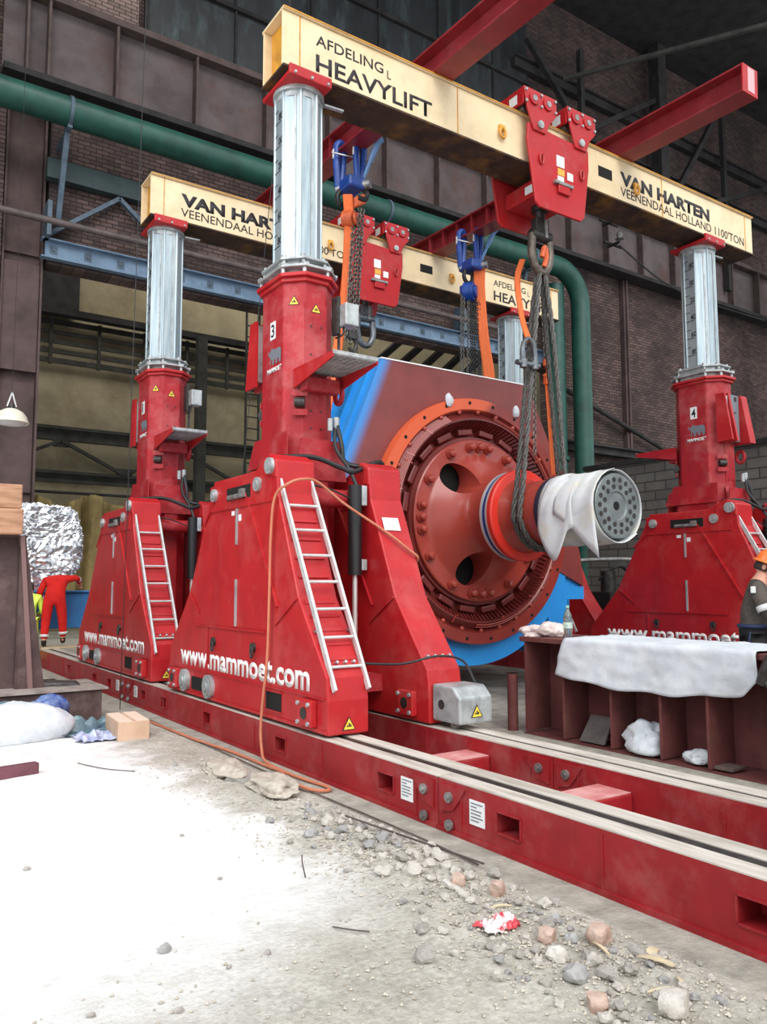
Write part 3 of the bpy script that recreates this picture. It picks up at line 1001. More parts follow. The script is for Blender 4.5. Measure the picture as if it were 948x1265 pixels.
def warn(parent, c, xd, ud, s):
    """yellow warning triangle sticker with black border and mark"""
    X, U = Vector(xd).normalized(), Vector(ud).normalized()
    Nn = X.cross(U)
    c = Vector(c)
    b = B()
    b.face([c + Nn * .003 + X * (-s / 2) - U * s * .43, c + Nn * .003 + X * (s / 2) - U * s * .43, c + Nn * .003 + U * s * .43])
    st = b.done('warning_sticker', INK, parent, smooth=False, recalc=False)
    k = 0.80
    b = B()
    q = c + Nn * .005 - U * s * .04
    b.face([q + X * (-s / 2 * k) - U * s * .43 * k, q + X * (s / 2 * k) - U * s * .43 * k, q + U * s * .43 * k])
    b.done('yellow_field', WARN, st, smooth=False, recalc=False)
    b = B()
    q = c + Nn * .007
    for dx, h in ((-.13, .12), (0, .26), (.12, .16)):
        b.face([q + X * s * (dx - .05) - U * s * .24, q + X * s * (dx + .05) - U * s * .24, q + X * s * (dx + .05) + U * s * (h - .24), q + X * s * (dx - .05) + U * s * (h - .24)])
    b.done('symbol', INK, st, smooth=False, recalc=False)

def ladder(parent, x0, x1, top, bot, nr=8):
    ld = B()
    for x in (x0, x1):
        ld.bar((x, top[0], top[1]), (x, bot[0], bot[1]), 0.026, 0.062, up=(0, -1, 0.5))
    o = ld.done('ladder', ALU, parent, smooth=False, bevel=0.004)
    for k in range(nr):
        t = 0.035 + 0.124 * k
        y, z = top[0] + (bot[0] - top[0]) * t, top[1] + (bot[1] - top[1]) * t
        b = B(); b.cyl((x0, y, z), (x1, y, z), 0.015, 10)
        b.done('rung', ALU, o)
    b = B()
    for t in (0.12, 0.75):
        y, z = top[0] + (bot[0] - top[0]) * t, top[1] + (bot[1] - top[1]) * t
        for x in (x0, x1):
            b.cyl((x, y, z), (x, y + 0.16, z - 0.02), 0.014, 8)
    b.split('mounting_stud', STEEL, o)

def side_frame(t, sx, far=False):
    xo, xi = (-0.75, -0.32) if sx < 0 else (0.78, 0.37)
    b = B(); b.prism(FRAME, 'X', xo, xi)
    f = b.done('side_frame', RED, t, smooth=False, bevel=0.015)
    d = -1 if sx < 0 else 1
    # welded ribs and panel lines on both web faces
    for face, dd in ((xo, d), (xi, -d)):
        if face == xi and sx < 0:
            continue
        b = B()
        e = face + dd * 0.012
        b.bar((e, -0.30, 2.34), (e, -1.07, 1.13), 0.022, 0.024)
        b.bar((e, 0.62, 2.30), (e, 0.98, 2.0), 0.012, 0.03)
        b.bar((e, -0.80, 0.87), (e, 0.73, 0.87), 0.014, 0.02)
        b.bar((e, 0.73, 0.87), (e, 1.15, 0.87), 0.01, 0.015)
        b.bar((e, -1.02, 0.95), (e, -1.47, 1.22), 0.012, 0.02)
        b.bar((e, 1.0, 1.02), (e, 1.33, 1.25), 0.012, 0.02)
        b.bar((e, 0.73, 0.86), (e, 0.73, 0.36), 0.012, 0.02)
        b.box(min(face, e + dd * .004), max(face, e + dd * .004), -0.92, 0.70, 2.20, 2.50)
        b.done('web_ribs', RED, f, smooth=False)
    if sx < 0:
        e = xo
        b = B(); b.box(e - 0.022, e - 0.001, -0.42, 0.20, 2.29, 2.43); b.done('latch_slot', HOLE, f, smooth=False)
        b = B(); b.cyl((e - 0.04, -0.25, 2.32), (e - 0.04, 0.1, 2.32), 0.028, 10); b.box(e - 0.06, e - 0.02, -0.3, -0.2, 2.30, 2.39); b.split('latch', STEEL, f)
        for (y, z, r) in ((0.55, 2.39, 0.075), (-0.62, 2.40, 0.075), (-0.90, 2.56, 0.085)):
            b = B(); b.cyl((e - 0.01, y, z), (e - 0.05, y, z), r, 20); b.cyl((e - 0.05, y, z), (e - 0.06, y, z), r * 0.55, 14)
            b.done('pin_head', GALV2, f)
        for (z0, z1) in ((1.79, 2.19), (0.90, 1.41)):
            b = B(); b.box(e - 0.02, e - 0.001, -0.075, -0.045, z0, z1); b.done('slot_strip', GALV2, f, smooth=False)
        b = B(); b.box(e - 0.004, e - 0.001, -0.16, -0.09, 2.05, 2.12); b.box(e - 0.004, e - 0.001, 0.02, 0.10, 2.12, 2.17); b.split('sticker', LABEL, f, smooth=False)
        for (y, z) in ((1.42, 0.185), (0.65, 0.18)):
            b = B(); b.cyl((e + 0.0, y, z), (e - 0.05, y, z), 0.135, 28); b.cyl((e - 0.05, y, z), (e - 0.058, y, z), 0.10, 24)
            b.cyl((e - 0.058, y, z), (e - 0.075, y, z), 0.05, 12)
            b.done('guide_wheel', GALV2, f)
        b = B(); b.box(e - 0.012, e - 0.001, 0.82, 1.22, 0.10, 0.25); b.done('wheel_pocket', HOLE, f, smooth=False)
        b = B(); b.box(e - 0.004, e - 0.001, -1.16, -0.82, 0.12, 0.29); b.done('fork_pocket', HOLE, f, smooth=False)
        b = B()
        b.bar((e - .006, -1.18, 0.30), (e - .006, -0.8, 0.30), 0.014, 0.014); b.bar((e - .006, -1.18, 0.11), (e - .006, -0.8, 0.11), 0.014, 0.014)
        b.bar((e - .006, -2.0, 0.335), (e - .006, 1.9, 0.335), 0.01, 0.014)
        b.bar((e - .01, -2.04, 0.05), (e - .01, 2.04, 0.05), 0.016, 0.03)
        b.split('pocket_rim', RED, f, smooth=False)
        for (y, z) in ((0.55, 0.70), (-0.52, 0.70)):
            b = B(); b.cyl((e, y, z), (e - 0.03, y, z), 0.05, 14); b.done('eye_socket', DSTEEL, f)
            pts = [(e - 0.04, y + 0.028 * cos(a) - 0.02, z - 0.05 + 0.055 * sin(a)) for a in [2 * pi * k / 14 for k in range(14)]]
            b = B(); b.tube(pts, 0.010, 8, closed=True); b.done('shackle', DSTEEL, f)
        text('lettering', 'www.mammoet.com', WHITE, f, (e - 0.001, 1.64, 0.385), (0, -1, 0), (0, 0, 1), 3.36, 0.25, bold=0.03)
    # end roller housings low on both ends of the outer face
    face = xo if sx < 0 else xi
    dd = -1
    for y in (-1.73, 1.75):
        b = B(); b.box(face - 0.07, face, y - 0.13, y + 0.13, 0.07, 0.31)
        h = b.done('roller_box', RED, f, smooth=False, bevel=0.012)
        b = B(); b.cyl((face - 0.06, y, 0.19), (face - 0.076, y, 0.19), 0.055, 16); b.done('roller_bore', DSTEEL, h)
        for py in (-0.095, 0.095):
            for pz in (-0.085, 0.085):
                b = B(); b.cyl((face - 0.066, y + py, 0.19 + pz), (face - 0.09, y + py, 0.19 + pz), 0.02, 8); b.done('bolt', GALV2, h)
    # cap block with pin heads
    b = B(); b.prism([(-1.015, 2.42), (-1.0, 2.62), (-0.84, 2.70), (-0.62, 2.63), (-0.62, 2.5)], 'X', xo - d * -0.01 if False else xo + d * 0.012, xi - d * 0.012)
    b.done('cap_block', RED, f, smooth=False, bevel=0.02)
    # pads down the sloping end
    for ya, za, yb, zb in ((-1.06, 2.2, -1.47, 1.27), (-1.5, 1.2, -1.98, 0.57)):
        for k in range(5 if sx < 0 else 0):
            p, q = k / 5 + 0.03, k / 5 + 0.15
            b = B()
            b.bar((min(xo, xi) + 0.05, ya + (yb - ya) * p - 0.01, za + (zb - za) * p), (max(xo, xi) - 0.05, ya + (yb - ya) * p - 0.01, za + (zb - za) * p), 0.03, 0.012, up=(0, -1, 0.45))
            b.split('tread_rib', RED, f, smooth=False)
    b = B()
    for k in range(4):
        x = min(xo, xi) + 0.06 + 0.09 * k
        b.cyl((x, -1.93, 0.64), (x, -1.965, 0.655), 0.014, 8)
    b.split('end_bolt', GALV2, f)
    warn(f, ((xo + xi) / 2 + d * 0.0, -2.055, 0.12), (1, 0, 0), (0, 0, 1), 0.14)
    return f

def make_tower(x, y, side, number, dz, label, drive=True):
    """side = -1: step plate on the -Y side of the column, cabinet on +Y; +1 the other way round"""
    t = empty('gantry_tower', (x, y, TZ), label, 'gantry tower')
    side_frame(t, -1)
    fr = side_frame(t, 1)
    ladder(fr if False else t, -0.70, -0.345, (-0.955, 2.47), (-2.09, 0.41))
    b = B(); b.box(0.45, 0.66, -1.245, -1.215, 1.93, 2.07)
    o = b.done('end_sticker', LABEL, t, smooth=False)
    o.rotation_euler = (0, 0, 0)
    bmv = o.data.vertices
    for v in bmv:
        v.co.y = -1.03 - (2.27 - v.co.z) * 0.4327 - 0.010 - (0.0 if v.co.y > -1.23 else 0.003)
    # column
    b = B(); b.prism(octo(0.30, 0.58, 0.2), 'Z', 0.1, 2.72); b.done('column_skirt', REDD, t, smooth=False, bevel=0.012)
    b = B(); b.prism(octo(0.32, 0.45, 0.18), 'Z', 2.72, 4.84)
    c = b.done('column', REDD, t, smooth=False, bevel=0.02)
    b = B()
    b.prism([(-0.42, 2.72), (-0.42, 3.05), (0.42, 3.05), (0.62, 2.72)], 'X', -0.335, -0.322)
    for sy in (-1, 1):
        b.prism([(-0.30, 2.5), (-0.26, 2.95), (0.26, 2.95), (0.33, 2.5)], 'Y', sy * 0.60, sy * 0.585)
        b.hexa([(-0.30, sy * 0.58, 2.70), (0.30, sy * 0.58, 2.70), (0.16, sy * 0.455, 2.72), (-0.16, sy * 0.455, 2.72),
                (-0.30, sy * 0.585, 2.74), (0.30, sy * 0.585, 2.74), (0.16, sy * 0.45, 3.0), (-0.16, sy * 0.45, 3.0)])
    b.done('gusset', REDD, c, smooth=False)
    b = B(); b.cyl((-0.32, -0.8, 2.28), (0.37, -0.8, 2.28), 0.1, 18); b.cyl((-0.32, 0.8, 2.28), (0.37, 0.8, 2.28), 0.1, 18)
    b.box(-0.32, 0.37, -1.25, -0.58, 0.25, 0.42); b.box(-0.32, 0.37, 0.58, 1.25, 0.25, 0.42)
    b.split('cross_member', REDD, t)
    # ribs on the column faces (seams, lug brackets)
    b = B()
    for sy in (-1, 1):
        b.box(-0.14, 0.14, sy * 0.45 - 0.008, sy * 0.45 + 0.008, 2.8, 4.55)
        for z in (3.27, 3.49):
            b.bar((-0.27, sy * 0.40, z), (-0.12, sy * 0.50, z), 0.02, 0.07)
    b.done('face_plate', REDD, c, smooth=False)
    for sy in (-1, 1):
        b = B(); b.cyl((-0.245, sy * 0.42, 3.38), (-0.15, sy * 0.485, 3.38), 0.055, 14); b.done('socket', DSTEEL, c)
        b = B(); b.tube([(0.30, sy * 0.47 + 0.075 * cos(a), 3.52 + 0.10 * sin(a)) for a in [2 * pi * k / 18 for k in range(18)]], 0.03, 8, closed=True)
        b.done('lifting_lug', REDD, c)
    b = B()
    for z in (3.1, 3.3, 3.95, 4.28):
        for xx in (-0.06, 0.07):
            b.cyl((xx, -0.455, z), (xx, -0.466, z), 0.012, 6); b.cyl((xx, 0.455, z), (xx, 0.466, z), 0.012, 6)
    b.split('face_bolt', DSTEEL, c)
    # number, logo and maker's lettering on the outward face (-X)
    e = -0.3215
    yl = -0.02
    b = B(); b.box(e - 0.004, e, yl - 0.065, yl + 0.065, 4.19, 4.40); sg = b.done('number_plate', LABEL, c, smooth=False)
    text('numeral', number, INK, sg, (e - 0.004, yl + 0.042, 4.22), (0, -1, 0), (0, 0, 1), 0.084 if number != '1' else 0.04, 0.15, bold=0.012)
    b = B()
    b.face([(e - 0.003, yl + 0.12 - 0.33 * u, 3.885 + 0.24 * v) for u, v in MAMMOTH])
    b.done('mammoth_emblem', GREYL, c, smooth=False, recalc=False)
    text('maker_lettering', 'MAMMOET', WHITE, c, (e - 0.001, yl + 0.14, 3.80), (0, -1, 0), (0, 0, 1), 0.36, 0.055, bold=0.03)
    if side < 0:
        d1 = Vector((1, -1, 0)).normalized()
        warn(c, (-0.23, -0.361, 4.58), d1, (0, 0, 1), 0.13)
        warn(c, (0.0, -0.459, 4.50), (1, 0, 0), (0, 0, 1), 0.13)
    else:
        b = B(); b.box(-0.13, -0.02, -0.462, -0.458, 4.46, 4.56); b.done('cream_sticker', LABEL, c, smooth=False)
    # collar and flange stack
    b = B(); b.prism(octo(0.38, 0.53, 0.21), 'Z', 4.84, 4.885); b.prism(octo(0.35, 0.49, 0.2), 'Z', 4.79, 4.84); b.done('head_flange', RED, t, smooth=False, bevel=0.008)
    fl = B()
    for hx, hy, z in ((0.37, 0.51, 4.955), (0.35, 0.46, 5.065)):
        fl.prism(octo(hx, hy, 0.2), 'Z', z, z + 0.03)
    fl.prism(octo(0.31, 0.36, 0.14), 'Z', 4.885, 5.12)
    fo = fl.done('flange_stack', GALV2, t, smooth=False, bevel=0.006)
    b = B()
    for k, (px, py) in enumerate(octo(0.33, 0.46, 0.18)):
        b.cyl((px, py, 4.885), (px, py, 4.955), 0.025, 8)
        b.cyl((px * 0.92, py * 0.9, 4.985), (px * 0.92, py * 0.9, 5.065), 0.022, 8)
        b.cyl((px * 0.9, py * 0.84, 5.095), (px * 0.9, py * 0.84, 5.135), 0.03, 6)
        b.box(px - 0.04, px + 0.04, py - 0.04, py + 0.04, 4.985, 5.01)
    b.split('clamp_bolt', GALV2, fo)
    # telescopic tube
    top = 7.27 + dz
    b = B()
    R0 = 0.262
    b.prism(octo(R0, R0, R0 * 0.586), 'Z', 5.1, top)
    for k in range(8):
        a = pi / 8 + k * pi / 4
        b.cyl((1.062 * R0 * cos(a), 1.062 * R0 * sin(a), 5.1), (1.062 * R0 * cos(a), 1.062 * R0 * sin(a), top), 0.018, 8)
    tb = b.done('lift_tube', GALV, t, ang=30)
    b = B()
    for k, ang in enumerate((-pi / 2, -3 * pi / 4)):
        n = Vector((cos(ang), sin(ang), 0)); s = Vector((-sin(ang), cos(ang), 0))
        p = n * (R0 + 0.004) + s * 0.045
        b.hexa([p + s * -0.012 + Vector((0, 0, 5.12)), p + s * 0.012 + Vector((0, 0, 5.12)), p + s * 0.012 + n * 0.006 + Vector((0, 0, 5.12)), p + s * -0.012 + n * 0.006 + Vector((0, 0, 5.12)),
                p + s * -0.012 + Vector((0, 0, top)), p + s * 0.012 + Vector((0, 0, top)), p + s * 0.012 + n * 0.006 + Vector((0, 0, top)), p + s * -0.012 + n * 0.006 + Vector((0, 0, top))])
    b.split('guide_strip', GALV2, tb, smooth=False)
    # height scale on the -X facets: tick marks and numerals
    sc = B()
    for i in range(13):
        z = 5.32 + i * 0.155
        if z > top - 0.2:
            break
        n, s = Vector((-1, 0, 0)), Vector((0, -1, 0))
        w0 = -0.10
        p = n * (R0 + 0.003)
        q0, q1 = p + s * w0, p + s * (w0 + (0.09 if i % 2 else 0.16))
        sc.face([q0 + Vector((0, 0, z)), q1 + Vector((0, 0, z)), q1 + Vector((0, 0, z + 0.012)), q0 + Vector((0, 0, z + 0.012))])
    q0 = Vector((-(R0 + 0.003), 0.10, 0))
    sc.face([q0 + Vector((0, 0, 5.2)), q0 + Vector((0, -0.008, 5.2)), q0 + Vector((0, -0.008, top - 0.25)), q0 + Vector((0, 0, top - 0.25))])
    sco = sc.done('height_scale', INK, tb, smooth=False, recalc=False)
    for i, s_ in enumerate(('80', '60', '40', '20', '00', '80', '60')):
        z = 5.33 + i * 0.31
        if z > top - 0.25:
            break
        text('scale_numeral', s_, INK, sco, (-(R0 + 0.003), -0.0, z + 0.02), (0, -1, 0), (0, 0, 1), 0.1, 0.09, bold=0.01)
    b = B()
    b.cyl((0, 0, top - 0.05), (0, 0, top), 0.31, 40); b.cyl((0, 0, top - 0.12), (0, 0, top - 0.05), 0.275, 40)
    b.done('tube_head_flange', GALV2, t)
    b = B()
    b.bar((0.30, -0.1, top - 0.03), (0.56, -0.12, top - 0.03), 0.05, 0.02)
    b.done('stop_bar', GALV2, t, smooth=False)
    # saddle that the header beam sits in
    b = B()
    b.box(-0.33, 0.24, -0.37, 0.33, top, top + 0.055)
    b.box(-0.33, 0.24, -0.40, -0.355, top, top + 0.13)
    sd = b.done('saddle', RED, t, smooth=False, bevel=0.012)
    for px in (-0.26, -0.04, 0.18):
        b = B(); b.cyl((px, -0.40, top + 0.03), (px, -0.425, top + 0.03), 0.016, 8); b.done('bolt', GALV2, sd)
    # step plate (side) and cabinet (opposite side)
    s = side
    b = B()
    for k in range(13):
        yy = s * (0.48 + 0.775 * k / 12)
        b.box(-0.23, 0.29, yy - 0.010, yy + 0.010, 3.725, 3.742)
    for k in range(8):
        xx = -0.23 + 0.52 * k / 7
        b.box(xx - 0.008, xx + 0.008, min(s * 0.46, s * 1.26), max(s * 0.46, s * 1.26), 3.722, 3.745)
    b.box(-0.23, 0.29, min(s * 0.46, s * 1.26), max(s * 0.46, s * 1.26), 3.746, 3.752)
    b.box(-0.25, 0.31, min(s * 1.25, s * 1.275), max(s * 1.25, s * 1.275), 3.735, 3.775)
    sp = b.done('step_plate', GRATE, t, smooth=False)
    for xx in (-0.245, 0.305):
        b = B(); b.prism([(s * 0.40, 3.765), (s * 1.27, 3.765), (s * 1.27, 3.70), (s * 0.40, 3.54)], 'X', xx - 0.008, xx + 0.008)
        b.done('side_bracket', RED, sp, smooth=False)
    b = B(); b.box(-0.2, 0.25, min(s * 0.45, s * 0.6), max(s * 0.45, s * 0.6), 3.50, 3.66); b.done('step_bracket', REDD, t, smooth=False, bevel=0.02)
    if s < 0:
        b = B(); b.box(0.26, 0.44, -0.69, -0.52, 4.30, 4.56); bx = b.done('control_box', GALV2, t, smooth=False, bevel=0.012)
        b = B(); b.box(0.22, 0.27, -0.56, -0.44, 4.22, 4.66); b.bar((0.30, -0.47, 3.78), (0.30, -0.47, 4.62), 0.03, 0.02); b.split('mounting_rail', DSTEEL, bx, smooth=False)
        b = B(); b.tube(bez([(0.30, -0.58, 4.3), (0.27, -0.6, 4.2), (0.24, -0.5, 4.18)]), 0.012, 6); b.done('lead', BLACK, bx)
    # cabinet
    q = -s
    b = B(); b.box(-0.15, 0.17, min(q * 0.455, q * 0.56), max(q * 0.455, q * 0.56), 3.75, 4.55)
    cb = b.done('cabinet', GREYL, t, smooth=False, bevel=0.01)
    for x0, x1 in ((-0.33, -0.15), (0.17, 0.34)):
        b = B(); b.prism([(q * 0.40, 4.55), (q * 0.60, 4.55), (q * 0.74, 3.72), (q * 0.40, 3.72)], 'X', x0 if x0 > 0 else x1 - 0.05, x1 if x0 > 0 else x1)
        b.done('cheek_plate', RED, cb, smooth=False)
    b = B(); b.prism([(q * 0.45, 4.54), (q * 0.61, 4.54), (q * 0.73, 3.73), (q * 0.45, 3.73)], 'X', -0.325, -0.29)
    b.done('outer_cheek', RED, cb, smooth=False)
    b = B(); b.box(-0.29, -0.22, min(q * 0.46, q * 0.6), max(q * 0.46, q * 0.6), 3.8, 4.5); b.done('louvre', GALV2, cb, smooth=False)
    b = B(); b.bar((-0.02, q * 0.57, 4.22), (0.05, q * 0.57, 4.25), 0.02, 0.02); b.box(0.03, 0.1, min(q * .561, q * .565), max(q * .561, q * .565), 4.44, 4.52)
    b.done('cabinet_handle', DSTEEL, cb, smooth=False)
    # hydraulic ram, hoses
    b = B(); b.cyl((0.22, -0.95, 1.45), (0.22, -0.95, 2.42), 0.075, 18)
    rm = b.done('ram', BLACK, t)
    b = B(); b.cyl((0.22, -0.95, 0.42), (0.22, -0.95, 1.45), 0.028, 12); b.done('ram_rod', CHROME, rm)
    b = B(); b.box(0.28, 0.35, -1.0, -0.92, 1.5, 1.62); b.box(0.28, 0.35, -1.0, -0.92, 2.2, 2.42); b.split('ram_fitting', GALV2, rm, smooth=False, bevel=0.01)
    for k, pts in enumerate(([(-0.66, -0.72, 2.68), (-0.2, -0.75, 2.72), (0.1, -0.85, 2.62), (0.24, -0.9, 2.58), (0.6, -0.8, 2.72), (0.75, -0.7, 2.73)],
                             [(0.18, -0.62, 3.15), (0.2, -0.7, 2.9), (0.22, -0.72, 2.72), (0.36, -0.8, 2.66), (0.7, -0.75, 2.74)],
                             [(0.16, -0.62, 3.1), (0.13, -0.7, 2.85), (0.2, -0.85, 2.62), (0.24, -0.95, 2.42)])):
        b = B(); b.tube(bez(pts, 7), 0.028 if k < 2 else 0.022, 8); b.done('hydraulic_hose', BLACK, t)
    b = B(); b.tube(bez([(-0.33, -0.9, 2.4), (-0.1, -0.95, 2.36), (0.2, -0.97, 2.25), (0.3, -0.97, 2.2)], 7), 0.01, 6); b.done('thin_hose', BLACK, t)
    b = B(); b.cyl((0.18, -0.62, 3.06), (0.18, -0.62, 3.22), 0.035, 10); b.cyl((0.10, -0.62, 3.06), (0.10, -0.62, 3.2), 0.03, 10); b.split('hose_coupling', GALV2, t)
    if drive:
        b = B(); b.prism([(-2.06, 0.06), (-2.06, 0.40), (-2.36, 0.40), (-2.47, 0.30), (-2.47, 0.06)], 'X', 0.40, 0.80)
        dr = b.done('drive_box', GALV2, t, smooth=False, bevel=0.02)
        b = B(); b.cyl((0.47, -2.30, 0.055), (0.53, -2.30, 0.055), 0.055, 18); b.done('drive_wheel', STEEL, dr)
        b = B(); b.cyl((0.395, -2.2, 0.22), (0.41, -2.2, 0.22), 0.045, 16); b.done('bore', DSTEEL, dr)
        warn(dr, (0.6, -2.474, 0.18), (1, 0, 0), (0, 0, 1), 0.14)
        b = B(); b.tube(bez([(-0.3, -1.95, 0.62), (0.1, -2.0, 0.60), (0.45, -2.08, 0.66), (0.75, -2.1, 0.6), (0.78, -2.25, 0.4)], 6), 0.012, 6); b.done('drive_cable', BLACK, dr)
    return t

G1Y, G2Y, DZ2 = 8.2, 13.04, 0.13
make_tower(TX, G1Y, -1, '3', 0.0, 'red hydraulic gantry tower numbered 3, nearest the camera, with aluminium ladder')
make_tower(TX, G2Y, -1, '1', DZ2, 'red hydraulic gantry tower behind the numbered 3 tower at left', drive=False)
make_tower(TX2, G1Y, 1, '4', 0.0, 'red hydraulic gantry tower numbered 4 at right, behind the white-clothed bench', drive=False)
make_tower(TX2, G2Y, 1, '2', DZ2, 'mostly hidden rear right gantry tower, its steel tube showing beside the wire slings', drive=False)

# ================================================================== HEADER BEAMS
def make_header(yc, z0, flip, label):
    h = empty('header_beam', (8.8, yc, z0), label, 'beam')
    L0, L1 = -4.85, 4.85
    b = B()
    b.box(L0, L1, -0.26, -0.235, 0.03, 0.71)
    b.box(L0, L1, 0.235, 0.26, 0.03, 0.71)
    b.box(L0, L1, -0.29, 0.29, 0.715, 0.75)
    hb = b.done('box_girder', YEL, h, smooth=False, bevel=0.004)
    b = B(); b.box(L0, L1, -0.29, 0.29, 0.0, 0.03); b.done('soffit_plate', SOFFIT, h, smooth=False, bevel=0.004)
    for x in (L0 + 0.12, L1 - 0.12):
        b = B(); b.box(x - 0.012, x + 0.012, -0.235, 0.235, 0.03, 0.71); b.done('end_diaphragm', YELE, h, smooth=False)
    b = B()
    for x in (-4.62, -2.2, 0, 2.2, 4.62):
        b.box(x - 0.006, x + 0.006, -0.268, -0.26, 0.03, 0.71)
    b.box(L0, L1, -0.30, -0.29, 0.725, 0.74)
    b.done('weld_seam', YELE, hb, smooth=False)
    f = -1 if flip else 1
    for x in ((0.95,) if flip else (0.79,)):
        b = B(); b.box(x - 0.16, x + 0.16, -0.264, -0.2605, 0.30, 0.47); b.done('inspection_slot', HOLE, h, smooth=False)
    for x in ((-1.37, 1.62) if flip else (-1.41, 1.51)):
        b = B(); b.tube([(x + 0.05 * cos(a), -0.30, 0.30 + 0.075 * sin(a)) for a in [2 * pi * k / 16 for k in range(16)]], 0.02, 8, closed=True); b.box(x - 0.05, x + 0.05, -0.30, -0.26, 0.35, 0.42)
        b.done('lifting_eye', YELE, h)
    def T(s, x, z, wd, ht, bold, nm='lettering'):
        text(nm, s, INK, h, (x - 8.8, -0.2605, z), (1, 0, 0), (0, 0, 1), wd, ht, bold=bold)
    xa, xb = (11.62, 4.48) if flip else (4.40, 9.95)
    T('AFDELING', xa, 0.44, 0.98, 0.135, 0.008)
    T('L', xa + 1.04, 0.40, 0.06, 0.11, 0.0)
    T('HEAVYLIFT', xa, 0.11, 1.76, 0.22, 0.018)
    T('VAN HARTEN', xb, 0.325, 2.38, 0.22, 0.05)
    T("VEENENDAAL HOLLAND 1100'TON", xb, 0.125, 3.42, 0.145, 0.004)
    return h
b1 = make_header(8.16, 7.745, False, 'front yellow header beam lettered in black, on the towers numbered 3 and 4')
b2 = make_header(13.0, 7.745 + DZ2, True, 'rear yellow header beam lettered in black, behind the front one')

# ================================================================== RUNNER BEAMS ON TOP
def make_runner(x0, x1, ya, yb, z, label):
    xm = (x0 + x1) / 2
    h = empty('runner_beam', (xm, (ya + yb) / 2, z), label, 'beam')
    hw = (x1 - x0) / 2
    l = (yb - ya) / 2
    H = 0.40
    b = B()
    b.box(-hw, hw, -l, l, 0, 0.03); b.box(-hw, hw, -l, l, H - 0.03, H); b.box(-0.012, 0.012, -l, l, 0.03, H - 0.03)
    o = b.done('i_section', REDB, h, smooth=False)
    b = B(); b.box(-hw, hw, -l - 0.02, -l, 0, H); e = b.done('end_plate', RED, h, smooth=False)
    b = B(); b.box(-0.06, 0.10, -l - 0.024, -l - 0.02, 0.04, H - 0.02); b.done('pale_patch', LABEL if False else mat('rubbed_pink_paint', (224, 170, 172), rough=0.6), e, smooth=False)
    for k in range(5):
        y = 1.2 + (k - 2) * 0.45 + 1.0
        b = B(); b.box(-hw + 0.02, hw - 0.02, y - 0.01, y + 0.01, 0.03, H - 0.03); b.done('stiffener', REDB, h, smooth=False)
    return h
RZ = 7.745 + 0.75 + DZ2 * 0.5
def runner(x0, x1, ya, label):
    h = make_runner(x0, x1, ya, 13.7, 8.497, label)
    # follows the slightly higher rear beam
    h.rotation_euler = (math.atan2(DZ2, 13.0 - 8.16), 0, 0)
    ym = h.location.y
    h.location.z = 8.497 + DZ2 * (ym - 8.16) / (13.0 - 8.16) + 0.005
    return h
runner(6.16, 6.50, 5.0, 'red runner beam crossing above the left part of both yellow beams')
runner(9.87, 10.23, 5.76, 'red runner beam with end plate crossing above the right part of both yellow beams')

# ================================================================== GENERATOR
GX, GY, GZ = 8.35, 9.6, 2.73
gen = empty('generator', (GX, GY + 1.1, 0.42), 'big red and blue generator hanging with its shaft towards the right', 'generator')
OFF = (0, -1.1, GZ - 0.42)
AX = (0, -1, 0)
UP = [(-2.7, -1.28), (-2.7, -1.03), (-2.65, -0.56), (-2.40, 0.87), (-1.78, 2.39), (1.28, 2.39), (1.80, 1.37), (2.12, 0.87), (2.50, -0.56), (2.55, -1.03), (2.55, -1.28)]
b = B(); b.prism([(p[0], p[1]) for p in UP], 'Y', 0.20, 2.15)
b.lathe([(2.0, 0.02), (2.3, 0.0), (2.3, -2.0), (2.0, -2.0)], (0, 0.2, 0), AX, 60, a0=pi + radians(-152), a1=pi + radians(-28))
housing = b.done('stator_housing', BLUE, gen, smooth=True, ang=25, loc=OFF)
b = B()
for (p, q) in (((-2.40, 0.87), (-1.78, 2.39)), ((-2.65, -0.56), (-2.40, 0.87))):
    n = Vector((-(q[1] - p[1]), 0, (q[0] - p[0]))).normalized()
    for y in (0.32, 0.62, 1.15):
        b.bar((p[0] + n.x * 0.02, y, p[1] + n.z * 0.02), (q[0] + n.x * 0.02, y, q[1] + n.z * 0.02), 0.05, 0.07, up=tuple(n))
b.done('side_rib', BLUE, housing, smooth=False)
for s in (-1, 1):
    b = B()
    x = 2.2 if s > 0 else -2.35
    b.box(min(x, x + s * -0.5), max(x, x - s * 0.5), 0.17, 0.22, -2.25, -1.05)
    b.box(x - 0.02, x + 0.02, 0.17, 2.0, -2.25, -1.28)
    b.box(min(x, x + s * 0.40), max(x, x + s * 0.40), 0.17, 2.1, -1.28, -1.06)
    b.done('mounting_foot', BLUE, gen, smooth=False, loc=OFF)

